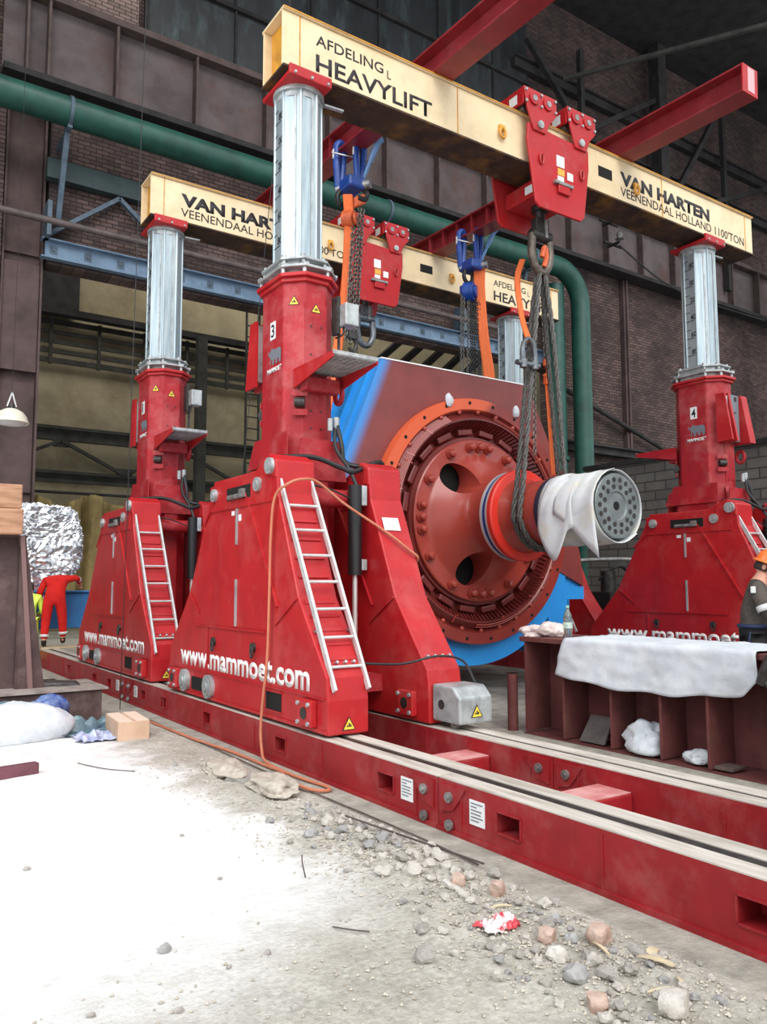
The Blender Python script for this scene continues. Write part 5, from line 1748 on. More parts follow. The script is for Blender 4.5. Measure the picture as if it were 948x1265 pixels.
b = B(); b.cyl((-0.12, 0.02, -0.5), (-0.02, -0.12, -0.52), 0.13, 20); b.cyl((-0.02, -0.12, -0.52), (0.0, -0.14, -0.52), 0.09, 18); b.done('gear_drum', OHOOK, h)
for k, (dx, zt, zb) in enumerate(((-0.02, -0.5, -2.45), (0.05, -0.5, -2.5), (0.10, -0.3, -2.35), (0.16, -0.3, -2.4))):
    link_chain((dx, -0.1, zt), (dx - 0.10, -0.1 + 0.05, zb), L=0.085, r=0.011, wd=0.027).done('chain', CHAIN, h)
b = B(); b.tube(bez([(0.02, -0.05, -2.4), (0.06, -0.05, -2.5), (0.0, -0.05, -2.62), (-0.07, -0.05, -2.56)], 5), 0.03, 8); b.box(-0.1, 0.05, -0.1, 0.0, -2.42, -2.30); b.done('lower_hook', DSTEEL, h)
link_chain((0.22, 0.1, -0.3), (0.26, 0.3, -4.6), L=0.05, r=0.005, wd=0.014).done('hand_chain', CHAIN, h)
webbing('round_sling', [(6.2, 10.1, 7.75), (6.26, 10.15, 7.3), (6.24, 10.2, 6.5), (6.16, 10.25, 5.6), (5.87, 10.3, 3.95), (5.75, 10.35, 3.2), (5.62, 10.4, 2.1)], 0.13, 0.025, 'long orange round sling hanging from the left beam clamp past the numbered 3 tower', 2)
# right chain block
h = empty('chain_block', (XR, YR, 7.9), 'blue chain block hanging from the right beam clamp with a cluster of chains', 'hoist')
b = B(); b.tube([(-0.06 + 0.11 * cos(a), 0.03, -0.12 + 0.14 * sin(a)) for a in [2 * pi * k / 18 for k in range(18)]], 0.04, 8, closed=True); b.done('ring_hook', BLACK, h)
b = B(); b.cyl((-0.12, 0.08, -0.45), (0.0, -0.08, -0.45), 0.19, 24); b.cyl((-0.15, 0.12, -0.45), (0.03, -0.12, -0.45), 0.12, 20); b.box(-0.26, -0.14, -0.04, 0.06, -0.52, -0.36); b.done('block_body', CBLUE, h)
for k, dx in enumerate((-0.26, -0.2, -0.10, -0.05, 0.0, 0.05, 0.09, 0.13)):
    link_chain((dx, 0.0 - 0.01 * k, -0.55 if dx < 0.06 else -0.6), (dx + 0.02 * (k - 3), 0.02 * (k % 3), -2.72), L=0.07, r=0.007 if k < 2 else 0.010, wd=0.018 if k < 2 else 0.024).done('chain', CHAIN if k < 3 else DSTEEL, h)
webbing('round_sling', [(10.12, 11.5, 7.95), (10.15, 11.52, 7.5), (10.2, 11.5, 6.6), (10.28, 11.45, 5.75), (10.32, 11.5, 5.1)], 0.14, 0.025, 'long orange round sling hanging beside the blue chain block', 3)

# ================================================================== WORKBENCH (a plate girder standing on the floor)
BX0, BX1, BY0, BY1 = 6.59, 7.43, 2.9, 6.93
bench = empty('girder_workbench', ((BX0 + BX1) / 2, (BY0 + BY1) / 2, 0), 'rust red stiffened plate girder used as a workbench under the white cloth', 'workbench')
cx, cy = bench.location.x, bench.location.y
b = B(); b.prism([(BX0 - cx, BY0 - cy), (BX1 - cx, BY0 - cy), (BX1 - cx, BY1 - cy - 0.1), (BX1 - cx - 0.1, BY1 - cy), (BX0 - cx + 0.05, BY1 - cy), (BX0 - cx, BY1 - cy - 0.05)], 'Z', 1.045, 1.10)
b.done('top_flange', BENCHM, bench, smooth=False, bevel=0.006)
b = B(); b.box(-0.02, 0.02, BY0 - cy, BY1 - cy - 0.12, 0.03, 1.045); b.done('web', BENCHM, bench, smooth=False)
b = B(); b.box(BX0 - cx, BX1 - cx, BY0 - cy, BY1 - cy - 0.1, 0.0, 0.012); b.done('bottom_flange', BENCHM, bench, smooth=False)
for y in (6.80, 6.22, 5.57, 4.97, 4.46, 3.85, 3.3):
    for s in (-1, 1):
        b = B(); b.box(s * 0.02, s * 0.405, y - cy - 0.015, y - cy + 0.015, 0.03, 1.045)
        b.done('stiffener', BENCHM, bench, smooth=False)
b = B(); b.cyl((6.62, 7.04, 0), (6.62, 7.04, 0.66), 0.062, 16); b.cyl((6.62, 7.04, 0.60), (6.62, 7.04, 0.66), 0.064, 16)
tag(b.done('steel_stub_post', BENCHM), 'short rust red stub post standing left of the girder workbench', 'post')

# white cloth
def cloth():
    b = B()
    Y_0, Y_1 = 6.14, 3.93
    nx, ny = 46, 60
    rows = []
    for j in range(ny + 1):
        v = j / ny
        y = Y_0 + (Y_1 - Y_0) * v
        drop = 0.40 + 0.12 * math.sin(v * 2.6 + 0.3) - 0.02 * v + 0.012 * math.sin(v * 23)
        if v > 0.93:
            drop -= (v - 0.93) * 1.6
        L = 0.80 + drop
        row = []
        for i in range(nx + 1):
            s = L * i / nx
            top = BX1 - BX0 - 0.02
            wr = 0.012 * noise.noise((s * 5, y * 3, 1)) + 0.008 * noise.noise((s * 12, y * 9, 4))
            rr = 0.05
            if s < top - 0.02:
                x = BX1 - 0.02 - s
                z = 1.112 + 0.012 + max(0, wr) * 1.6 + 0.014 * max(0, math.sin(v * 9 + s * 4)) * (0.3 + noise.noise((v * 4, s * 2, 8)))
            else:
                h = s - (top - 0.02)
                a = min(1.0, h / 0.08)
                x = BX0 + 0.02 - (0.03 + 0.02) * math.sin(a * pi / 2) - 0.05 * (h / 0.5) * (0.6 + 0.6 * math.sin(v * 5 + 0.5)) - wr * 1.4 - 0.015 * math.sin(v * 14 + h * 8)
                z = 1.125 - max(0, h - 0.03) + (0.0)
            yy = y
            if s > top - 0.05:
                yy = y + 0.28 * (s - top + 0.05) * max(0, 1 - v * 3.0)
            row.append(b.bm.verts.new((x, yy, max(z, 0.1))))
        rows.append(row)
    for j in range(ny):
        for i in range(nx):
            b.bm.faces.new([rows[j][i], rows[j][i + 1], rows[j + 1][i + 1], rows[j + 1][i]])
    o = b.done('bench_cloth', CLOTH, ang=80)
    o.modifiers.new('thick', 'SOLIDIFY').thickness = 0.004
    return tag(o, 'white cloth spread over the girder workbench and hanging down its front', 'cloth')
cloth()
b = B()
b.tube(bez([(6.50, 3.86, 0.86), (6.49, 3.80, 1.0), (6.56, 3.72, 1.13), (6.8, 3.70, 1.17), (7.2, 3.7, 1.16)], 6), 0.05, 10)
b.tube([(6.50, 3.70 + 0.13 * cos(a), 0.96 + 0.16 * sin(a)) for a in [2 * pi * k / 20 for k in range(20)]], 0.035, 8, closed=True)
b.tube([(6.545, 3.70 + 0.13 * cos(a), 0.96 + 0.16 * sin(a)) for a in [2 * pi * k / 20 for k in range(20)]], 0.035, 8, closed=True)
tag(b.done('cable_coil', DSTEEL), 'dark coil at the right end of the white cloth', 'coil')

def crumple(name, c, r, sc, m, label, cat, seed, jit=0.5, flat=0.0, sub=4, fold=0.18, rz=0.0):
    b = B()
    res = bmesh.ops.create_icosphere(b.bm, subdivisions=sub, radius=1)
    for v in res['verts']:
        q = v.co.copy()
        o = Vector((seed * 3.7, seed * 1.3, seed * 2.1))
        f = 1 + jit * noise.noise(q * 1.4 + o) + fold * (1 - abs(noise.noise(q * 3.0 + o)) * 2) * 0.8 + 0.06 * noise.noise(q * 8 + o)
        q = q * f
        q.z = max(q.z, -0.55 - 0.02 * noise.noise(q * 3)) if flat else q.z
        v.co = Matrix.Rotation(rz, 3, 'Z') @ Vector((q.x * r * sc[0], q.y * r * sc[1], q.z * r * sc[2]))
    zmin = min(v.co.z for v in res['verts'])
    for v in res['verts']:
        v.co.z -= zmin
    o = b.done(name, m, ang=75, loc=c)
    return tag(o, label, cat)
crumple('cleaning_rag', (6.80, 6.86, 1.10), 0.13, (1.0, 1.0, 0.62), RAG, 'crumpled pale rag at the left corner of the bench', 'rag', 3, 0.5, 1)
crumple('cleaning_rag', (6.90, 6.66, 1.10), 0.15, (1.0, 1.1, 0.72), RAG, 'bigger crumpled rag on the bench between the small rag and the bottle', 'rag', 5, 0.5, 1)
bo = empty('water_bottle', (6.98, 6.48, 1.10), 'clear plastic bottle standing on the bench beside the rags', 'bottle')
b = B(); b.lathe([(0.0, 0.0), (0.045, 0.0), (0.052, 0.012), (0.05, 0.05), (0.053, 0.09), (0.05, 0.15), (0.053, 0.19), (0.045, 0.25), (0.022, 0.31), (0.016, 0.33), (0.016, 0.345)], (0, 0, 0), (0, 0, 1), 24)
b.done('body', BOTTLE, bo, ang=60)
b = B(); b.cyl((0, 0, 0.335), (0, 0, 0.362), 0.019, 16); b.done('cap', mat('pale_green_cap', (150, 200, 180), rough=0.5), bo)
b = B(); b.cyl((0, 0, 0.10), (0, 0, 0.17), 0.0545, 24, caps=False); b.done('paper_label', mat('pale_bottle_label', (196, 210, 196), (150, 180, 170), 0.6, scale=30), bo)
crumple('white_sack', (6.78, 5.27, 0.03), 0.2, (0.85, 1.15, 0.95), SACK, 'white plastic sack lying under the bench between the middle stiffeners', 'sack', 8, 0.5, 1)
crumple('white_sack', (6.74, 4.66, 0.03), 0.10, (0.9, 1.2, 0.75), SACK, 'small white bag end under the bench towards the right', 'sack', 12, 0.4, 1)
b = B(); b.hexa([(6.66, 5.72, 0.03), (6.66, 6.06, 0.03), (6.69, 6.06, 0.03), (6.69, 5.72, 0.03), (6.86, 5.76, 0.29), (6.86, 6.06, 0.29), (6.89, 6.06, 0.28), (6.89, 5.76, 0.28)])
tag(b.done('leaning_slab', mat('grey_slab', (96, 88, 86), (80, 74, 72), 0.8, scale=6), smooth=False, bevel=0.004), 'dark grey square slab leaning under the bench left of the white sack', 'slab')
b = B(); b.box(6.64, 6.86, 4.26, 4.44, 0.03, 0.06)
tag(b.done('flat_offcut', mat('rusty_offcut', (104, 84, 78), (80, 66, 62), 0.8, scale=6), smooth=False, bevel=0.004), 'flat rusty offcut lying under the right part of the bench', 'offcut')
b = B(); b.box(5.16, 5.22, 2.0, 8.6, 0.0, 0.05); b.box(5.30, 5.33, 2.0, 8.6, 0.0, 0.04)
tag(b.done('floor_angle_bar', DSTEEL, smooth=False), 'long rusty bars on the floor along the outer side of the near track', 'bar')

pu = empty('power_unit', (14.4, 11.9, 0), 'dark hydraulic power unit with steel pipes behind the numbered 4 tower', 'power unit')
b = B(); b.box(-0.8, 0.8, -0.5, 0.5, 0.08, 1.55); b.box(-0.85, 0.85, -0.55, 0.55, 0.0, 0.08); b.done('cabinet', DARKST, pu, smooth=False, bevel=0.02)
b = B(); b.cyl((-0.5, -0.2, 1.55), (-0.5, -0.2, 2.0), 0.16, 16); b.done('motor', DSTEEL, pu)
b = B(); b.cyl((-0.1, 0.1, 1.55), (-0.1, 0.1, 1.9), 0.12, 16); b.done('pump', DSTEEL, pu)
b = B(); b.tube(bez([(-0.8, 0.4, 1.55), (-0.8, 0.42, 2.15), (-0.6, 0.3, 2.25), (0.2, -0.45, 2.25), (0.3, -0.5, 2.1), (0.3, -0.5, 1.5)], 6), 0.045, 10); b.done('steel_pipe', STEEL, pu)
b = B(); b.tube(bez([(-0.7, -0.1, 1.8), (-0.4, -0.4, 2.1), (0.1, -0.3, 1.9), (0.4, 0.0, 1.55)], 6), 0.03, 8); b.done('hose', BLACK, pu)

# ================================================================== PEOPLE
def head(parent, c, yaw, m=SKIN, pitch=0.0, hair=True, s=1.0):
    """face towards +y before rotation"""
    b = B()
    res = bmesh.ops.create_uvsphere(b.bm, u_segments=28, v_segments=20, radius=1)
    for v in res['verts']:
        q = v.co
        x, y, z = q.x * 0.077, q.y * 0.097, q.z * 0.118
        if z < -0.02:
            k = (-0.02 - z) / 0.1
            x *= 1 - 0.32 * k
            y = y * (1 - 0.25 * k) + 0.018 * k
        if y > 0.05:
            x *= 0.96
            nz = math.exp(-((z + 0.012) / 0.022) ** 2) * math.exp(-(x / 0.013) ** 2)
            y += 0.024 * nz
            y += 0.006 * math.exp(-((z + 0.055) / 0.010) ** 2) * math.exp(-(x / 0.025) ** 2)
            y -= 0.010 * math.exp(-((z - 0.012) / 0.012) ** 2) * (math.exp(-((x - 0.03) / 0.014) ** 2) + math.exp(-((x + 0.03) / 0.014) ** 2))
            y += 0.008 * math.exp(-((z + 0.095) / 0.016) ** 2) * math.exp(-(x / 0.03) ** 2)
        v.co = Vector((x, y, z)) * s
    for sx in (-1, 1):
        b.sphere((sx * 0.078 * s, -0.008 * s, -0.005 * s), 0.03 * s, 12, 8, sc=(0.35, 0.7, 1.05))
    h = b.done('head', m, parent, ang=80)
    h.location = c
    h.rotation_euler = (pitch, 0, yaw)
    if hair:
        b = B()
        res = bmesh.ops.create_uvsphere(b.bm, u_segments=24, v_segments=14, radius=1)
        for v in res['verts']:
            q = v.co
            x, y, z = q.x * 0.081, q.y * 0.10 - 0.004, q.z * 0.121 + 0.003
            if y > 0.03 and z < 0.06:
                y = 0.03
            if z < -0.05:
                z = -0.05; x *= 0.8; y *= 0.8
            v.co = Vector((x, y, z)) * s
        b.done('hair', HAIR, h, ang=80)
    e = B()
    for sx in (-1, 1):
        e.sphere((sx * 0.03 * s, 0.083 * s, 0.012 * s), 0.011 * s, 10, 8)
    e.done('eyes', LABEL, h)
    return h

def hand(parent, wrist, dirv, side, m=SKIN, curl=0.9):
    """palm and five curled fingers from the wrist along dirv"""
    d = Vector(dirv).normalized()
    up = Vector((0, 0, 1)) if abs(d.z) < 0.8 else Vector((0, 1, 0))
    s = d.cross(up).normalized() * side
    n = s.cross(d).normalized() * side
    w_ = Vector(wrist)
    J = {'w': (w_, (0.026, 0.02)), 'p': (w_ + d * 0.05, (0.036, 0.018)), 'k': (w_ + d * 0.09, (0.036, 0.015))}
    E_ = [('w', 'p'), ('p', 'k')]
    hd = skin('hand', J, E_, 'p', m, parent, sub=2)
    b = B()
    for i, (o, l) in enumerate(((-0.03, 0.07), (-0.01, 0.08), (0.010, 0.075), (0.028, 0.06))):
        p = w_ + d * 0.085 + s * o
        pts = [p]
        a = 0.25
        for k in range(3):
            a += curl * 0.5
            p = p + (d * cos(a) - n * sin(a)) * l * (0.42, 0.33, 0.25)[k]
            pts.append(p)
        b.tube(bez(pts, 3), 0.0085, 8)
    p = w_ + d * 0.03 + s * 0.032
    b.tube(bez([p, p + (d * 0.7 + s * 0.6 - n * 0.2) * 0.035, p + (d * 1.0 + s * 0.5 - n * 0.5) * 0.065], 4), 0.0105, 8)
    b.done('fingers', m, hd)
    return hd

def band(parent, p0, p1, r, m=REFL, name='reflective_band'):
    b = B(); b.cyl(p0, p1, r, 20, caps=False); o = b.done(name, m, parent)
    o.modifiers.new('thick', 'SOLIDIFY').thickness = 0.006
    return o

# --- worker in red coveralls, seen from behind, bending into the foil bundle (stands on the rear track beam)
pl_ = B(); pl_.box(3.57, 5.0, 18.2, 18.75, 0.36, 0.40)
tag(pl_.done('plank', mat('pale_plank', (190, 170, 140), (160, 140, 112), 0.8, scale=4, stretch=(0.6, 6, 1)), smooth=False, bevel=0.006), 'pale plank laid across the rear track under the person in red', 'plank')
pm = empty('person', (3.82, 18.35, 0.40), 'person in red coveralls bending forward under the silver foil, seen from behind', 'person', rz=radians(-12))
body = {'pel': ((0, 0, 0.98), 0.13), 'sp': ((0.02, 0.12, 1.16), 0.125), 'ch': ((0.03, 0.26, 1.30), 0.135), 'nk': ((0.03, 0.42, 1.38), 0.06), 'hd': ((0.03, 0.50, 1.36), 0.055),
        'lh': ((-0.10, 0.0, 0.92), 0.095), 'lk': ((-0.14, 0.05, 0.50), 0.062), 'la': ((-0.16, -0.03, 0.09), 0.045), 'lf': ((-0.16, 0.10, 0.045), 0.04),
        'rh': ((0.11, 0.02, 0.92), 0.095), 'rk': ((0.16, 0.12, 0.53), 0.062), 'ra': ((0.18, 0.18, 0.13), 0.045), 'rf': ((0.18, 0.32, 0.085), 0.04),
        'ls': ((-0.17, 0.28, 1.30), 0.062), 'le': ((-0.28, 0.28, 1.03), 0.045), 'lw': ((-0.22, 0.44, 0.90), 0.034),
        'rs': ((0.22, 0.28, 1.34), 0.062), 're': ((0.40, 0.30, 1.36), 0.046), 'rw': ((0.46, 0.50, 1.26), 0.034)}
ed = [('pel', 'sp'), ('sp', 'ch'), ('ch', 'nk'), ('nk', 'hd'), ('pel', 'lh'), ('lh', 'lk'), ('lk', 'la'), ('la', 'lf'), ('pel', 'rh'), ('rh', 'rk'), ('rk', 'ra'), ('ra', 'rf'),
      ('ch', 'ls'), ('ls', 'le'), ('le', 'lw'), ('ch', 'rs'), ('rs', 're'), ('re', 'rw')]
skin('body', body, ed, 'pel', SKIN, pm)
cov = {k: (v[0], v[1] * 1.14 + 0.012) for k, v in body.items() if k not in ('hd', 'lf', 'rf', 'nk')}
cov['nk'] = ((0.03, 0.36, 1.36), 0.075)
cov['la'] = ((-0.16, -0.02, 0.13), 0.068); cov['ra'] = ((0.18, 0.17, 0.17), 0.068)
cov['lk'] = (body['lk'][0], 0.09); cov['rk'] = (body['rk'][0], 0.09)
skin('coverall', cov, [e for e in ed if 'hd' not in e and 'lf' not in e and 'rf' not in e], 'pel', COVER, pm)
for p, q, r in (((-0.155, 0.0, 0.24), (-0.157, -0.008, 0.19), 0.083), ((0.175, 0.16, 0.29), (0.178, 0.165, 0.24), 0.083), ((-0.255, 0.35, 0.98), (-0.245, 0.385, 0.95), 0.062), ((0.42, 0.37, 1.335), (0.43, 0.41, 1.32), 0.064)):
    band(pm, p, q, r)
for a, f in (('la', 'lf'), ('ra', 'rf')):
    A, Fv = Vector(body[a][0]), Vector(body[f][0])
    skin('boot', {'a': (A + Vector((0, 0, 0.05)), 0.055), 'h': (A + Vector((0, 0, -0.035)), 0.052), 'f': (Fv + Vector((0, 0.03, 0.0)), (0.05, 0.042))}, [('a', 'h'), ('h', 'f')], 'h', BOOT, pm)
head(pm, (0.03, 0.56, 1.32), 0, pitch=radians(-60))
hand(pm, (-0.215, 0.46, 0.885), (0.15, 0.8, -0.5), 1)
hand(pm, (0.465, 0.52, 1.25), (0.1, 0.8, -0.35), -1)

# --- worker in grey jacket and orange helmet behind the bench
pw = empty('person', (7.88, 4.71, 0.21), 'person in a grey jacket and orange helmet behind the bench, looking down to the right', 'person', rz=radians(-147))
b = B(); b.box(-0.4, 0.5, -0.5, 0.5, 0.0, 0.21)
o = b.done('standing_plate', DSTEEL, smooth=False, bevel=0.01, loc=(7.9, 4.66, 0)); tag(o, 'dark steel platform on the floor behind the bench where the helmeted person stands', 'platform')
body = {'pel': ((0, 0, 1.0), 0.13), 'sp': ((0, 0.0, 1.2), 0.12), 'ch': ((0, 0.02, 1.40), 0.135), 'nk': ((0, 0.06, 1.56), 0.06), 'hd': ((0, 0.10, 1.66), 0.06),
        'lh': ((-0.10, 0, 0.93), 0.095), 'lk': ((-0.12, 0.03, 0.52), 0.062), 'la': ((-0.13, -0.02, 0.09), 0.045), 'lf': ((-0.14, 0.13, 0.04), 0.04),
        'rh': ((0.10, 0, 0.93), 0.095), 'rk': ((0.12, 0.03, 0.52), 0.062), 'ra': ((0.13, -0.02, 0.09), 0.045), 'rf': ((0.14, 0.13, 0.04), 0.04),
        'ls': ((-0.20, 0.02, 1.45), 0.062), 'le': ((-0.27, 0.10, 1.16), 0.045), 'lw': ((-0.16, 0.32, 1.10), 0.032),
        'rs': ((0.20, 0.02, 1.45), 0.062), 're': ((0.27, 0.10, 1.16), 0.045), 'rw': ((0.16, 0.34, 1.12), 0.032)}
skin('body', body, ed, 'pel', SKIN, pw)
jk = {k: (v[0], v[1] * 1.2 + 0.014) for k, v in body.items() if k in ('sp', 'ch', 'ls', 'le', 'rs', 're')}
jk['pel'] = ((0, 0, 1.03), 0.165); jk['hem'] = ((0, 0, 0.93), 0.17); jk['nk'] = ((0, 0.05, 1.545), 0.08)
jk['lw'] = ((-0.18, 0.28, 1.11), 0.055); jk['rw'] = ((0.18, 0.30, 1.125), 0.055)
skin('jacket', jk, [('hem', 'pel'), ('pel', 'sp'), ('sp', 'ch'), ('ch', 'nk'), ('ch', 'ls'), ('ls', 'le'), ('le', 'lw'), ('ch', 'rs'), ('rs', 're'), ('re', 'rw')], 'pel', JACK, pw)
tj = {k: (v[0], v[1] * 1.18 + 0.014) for k, v in body.items() if k in ('pel', 'lh', 'lk', 'rh', 'rk')}
tj['la'] = ((-0.13, -0.02, 0.12), 0.07); tj['ra'] = ((0.13, -0.02, 0.12), 0.07)
skin('trousers', tj, [('pel', 'lh'), ('lh', 'lk'), ('lk', 'la'), ('pel', 'rh'), ('rh', 'rk'), ('rk', 'ra')], 'pel', TROU, pw)
for a, f in (('la', 'lf'), ('ra', 'rf')):
    A, Fv = Vector(body[a][0]), Vector(body[f][0])
    skin('boot', {'a': (A + Vector((0, 0, 0.06)), 0.056), 'h': (A + Vector((0, 0, -0.03)), 0.054), 'f': (Fv + Vector((0, 0.03, 0.0)), (0.05, 0.04))}, [('a', 'h'), ('h', 'f')], 'h', BOOT, pw)
hdw = head(pw, (0, 0.105, 1.67), 0, pitch=radians(-22))
hand(pw, (-0.16, 0.33, 1.10), (0.3, 1, -0.2), 1); hand(pw, (0.16, 0.35, 1.12), (-0.3, 1, -0.2), -1)
b = B(); b.lathe([(0.10, 0.0), (0.135, -0.012), (0.138, -0.004), (0.112, 0.018), (0.108, 0.05), (0.092, 0.095), (0.06, 0.122), (0.0, 0.132)], (0, 0, 0.045), (0, 0, 1), 32)
b.box(-0.012, 0.012, -0.06, 0.09, 0.165, 0.182)
b.hexa([(-0.07, 0.10, 0.04), (0.07, 0.10, 0.04), (0.05, 0.165, 0.03), (-0.05, 0.165, 0.03), (-0.07, 0.10, 0.055), (0.07, 0.10, 0.055), (0.05, 0.165, 0.038), (-0.05, 0.165, 0.038)])
hl = b.done('helmet', HELM, hdw, ang=40); hl.modifiers.new('thick', 'SOLIDIFY').thickness = 0.004
band(pw, (0.245, 0.065, 1.28), (0.257, 0.085, 1.22), 0.078); band(pw, (-0.245, 0.065, 1.28), (-0.257, 0.085, 1.22), 0.078)
b = B(); b.box(0.245, 0.29, -0.05, 0.0, 1.40, 1.47); b.done('shoulder_patch', REFL, pw, smooth=False, bevel=0.01)
b = B()
b.tube([(0.185 * cos(a), 0.165 * sin(a), 1.06) for a in [2 * pi * k / 24 for k in range(24)]], [0.024] * 24, 8, closed=True); b.done('harness_belt', BELT, pw)
b = B()
b.tube(bez([(0.22, 0.10, 1.10), (0.255, 0.13, 1.02), (0.25, 0.16, 0.92), (0.23, 0.22, 0.93), (0.23, 0.22, 1.05), (0.22, 0.14, 1.10)], 4), 0.013, 8); b.done('harness_hook', STEEL, pw)
b = B(); b.tube(bez([(0.20, -0.06, 1.04), (0.21, -0.08, 0.9), (0.2, -0.05, 0.78), (0.19, 0.05, 0.75)], 5), 0.012, 6); b.done('lanyard', BELT, pw)

# --- third worker, mostly hidden behind the brown stand
pm.scale = (1.12, 1.06, 1.09)
pv = empty('person', (3.36, 18.6, 0.0), 'person in a yellow hi-vis jacket almost hidden behind the brown steel stand', 'person', rz=radians(-20))
body = {k: v for k, v in body.items()}
skin('body', body, ed, 'pel', SKIN, pv)
skin('hi_vis_jacket', jk, [('hem', 'pel'), ('pel', 'sp'), ('sp', 'ch'), ('ch', 'nk'), ('ch', 'ls'), ('ls', 'le'), ('le', 'lw'), ('ch', 'rs'), ('rs', 're'), ('re', 'rw')], 'pel', HIVIS, pv)
skin('trousers', tj, [('pel', 'lh'), ('lh', 'lk'), ('lk', 'la'), ('pel', 'rh'), ('rh', 'rk'), ('rk', 'ra')], 'pel', HIVIS, pv)
for a, f in (('la', 'lf'), ('ra', 'rf')):
    A, Fv = Vector(body[a][0]), Vector(body[f][0])
    skin('boot', {'a': (A + Vector((0, 0, 0.06)), 0.056), 'h': (A + Vector((0, 0, -0.03)), 0.054), 'f': (Fv + Vector((0, 0.03, 0.0)), (0.05, 0.04))}, [('a', 'h'), ('h', 'f')], 'h', BOOT, pv)
head(pv, (0, 0.105, 1.67), 0)
hand(pv, (-0.16, 0.33, 1.10), (0.3, 1, -0.2), 1); hand(pv, (0.16, 0.35, 1.12), (-0.3, 1, -0.2), -1)

# ================================================================== LEFT SIDE: foil bundle, stand, lamp, sack
b = B(); b.box(3.15, 6.0, 19.05, 19.9, 0.75, 1.55); b.box(3.1, 6.05, 19.0, 19.92, 1.55, 1.6)
sk = b.done('equipment_skid', mat('skid_blue', (48, 110, 168), (40, 92, 146), 0.6, scale=2), smooth=False, bevel=0.02)
tag(sk, 'blue steel skid under the foil bundle', 'skid')
for i, x in enumerate((3.3, 5.6)):
    b = B(); b.box(x - 0.12, x + 0.12, 19.05, 19.9, 0.0, 0.75)
    tag(b.done('timber_bearer', mat('yellow_timber' , (176, 152, 84), (150, 126, 70), 0.8, scale=4), smooth=False, bevel=0.01), ('left', 'right')[i] + ' yellow timber bearer under the blue skid', 'bearer')
b = B()
res = bmesh.ops.create_icosphere(b.bm, subdivisions=6, radius=1)
for v in res['verts']:
    q = v.co.copy()
    f = 1 + 0.16 * noise.noise(q * 1.6) + 0.0
    c1 = abs(noise.noise(q * 4.5 + Vector((3, 1, 2)))); c2 = abs(noise.noise(q * 9.5 + Vector((7, 4, 2)))); c3 = abs(noise.noise(q * 18 + Vector((2, 9, 2))))
    f += -0.16 * c1 - 0.15 * c2 - 0.07 * c3
    x = math.copysign(abs(q.x) ** 0.75, q.x) * f
    y = math.copysign(abs(q.y) ** 0.8, q.y) * f
    z = math.copysign(abs(q.z) ** 0.75, q.z) * f
    zz = z * 0.95
    v.co = Vector((x * 1.06 + 0.16 * zz * (1 if zz < 0 else -0.3), y * 0.47, zz * 1.05))
fo = b.done('foil_bundle', FOIL, ang=8, loc=(3.72, 19.42, 2.62))
tag(fo, 'big machine part wrapped in crumpled silver foil at left', 'foil bundle')

st = empty('steel_stand', (1.6, 10.75, 0), 'brown welded steel stand on a plinth at the left edge', 'stand')
def sl(x, y, z): return (x - 1.6, y - 10.75, z)
b = B(); b.box(-2.2, 1.18, -0.33, 0.10, 0.0, 0.41); b.done('plinth', BROWN, st, smooth=False, bevel=0.012)
b = B(); b.box(-2.3, 1.24, -0.38, 0.7, 0.41, 0.435); b.done('base_plate', mat('dusty_base_plate', (160, 150, 142), (126, 114, 108), 0.8, scale=4), st, smooth=False)
b = B(); b.prism([(-1.6, 0.435), (0.42, 0.435), (0.25, 2.31), (-1.6, 2.31)], 'Y', 0.16, 0.20); b.done('front_panel', BROWN, st, smooth=False)
b = B(); b.prism([(0.24, 0.435), (0.56, 0.435), (0.28, 2.33), (0.22, 2.33)], 'Y', 0.02, 0.05); b.box(0.22, 0.25, 0.04, 0.2, 0.435, 2.3); b.done('corner_fin', BROWN, st, smooth=False)
b = B(); b.prism([(0.36, 0.435), (0.42, 0.435), (0.26, 2.33), (0.21, 2.33)], 'Y', -0.02, 0.10); b.done('flange_edge', mat('brown_edge', (120, 92, 88), rough=0.7), st, smooth=False)
b = B(); b.cyl((0.33, 0.0, 1.3), (0.33, 0.03, 1.3), 0.025, 10); b.done('bolt', STEEL, st)
b = B(); b.box(-1.6, 0.3, 0.0, 0.6, 2.31, 2.335); b.done('top_plate', BROWN, st, smooth=False)
for k, (z0, z1, x1, lab) in enumerate(((2.335, 2.655, 1.815, 'lower of the two timber blocks on the brown stand'), (2.66, 2.96, 1.80, 'upper of the two timber blocks on the brown stand, with frayed top'))):
    b = B(); b.box(0.4, x1, 10.6 + 0.03 * k, 11.15, z0, z1)
    o = b.done('timber_block', WOOD, smooth=False, bevel=0.015)
    tag(o, lab, 'timber block')
b = B(); b.hexa([(2.35, 10.85, 0.436), (2.95, 10.75, 0.436), (3.0, 11.1, 0.436), (2.4, 11.2, 0.436), (2.38, 10.87, 0.50), (2.9, 10.8, 0.47), (2.95, 11.05, 0.47), (2.42, 11.15, 0.50)])
for v in b.bm.verts:
    v.co.x -= 0.35
tag(b.done('scrap_plate', DSTEEL, smooth=False, bevel=0.01), 'dark scrap plate lying on the base of the brown stand', 'scrap plate')
b = B(); b.box(2.35, 2.75, 12.3, 13.0, 0.0, 0.30)
tag(b.done('dark_block', BROWN, smooth=False, bevel=0.01), 'low brown block on the floor beside the track behind the brown stand', 'block')

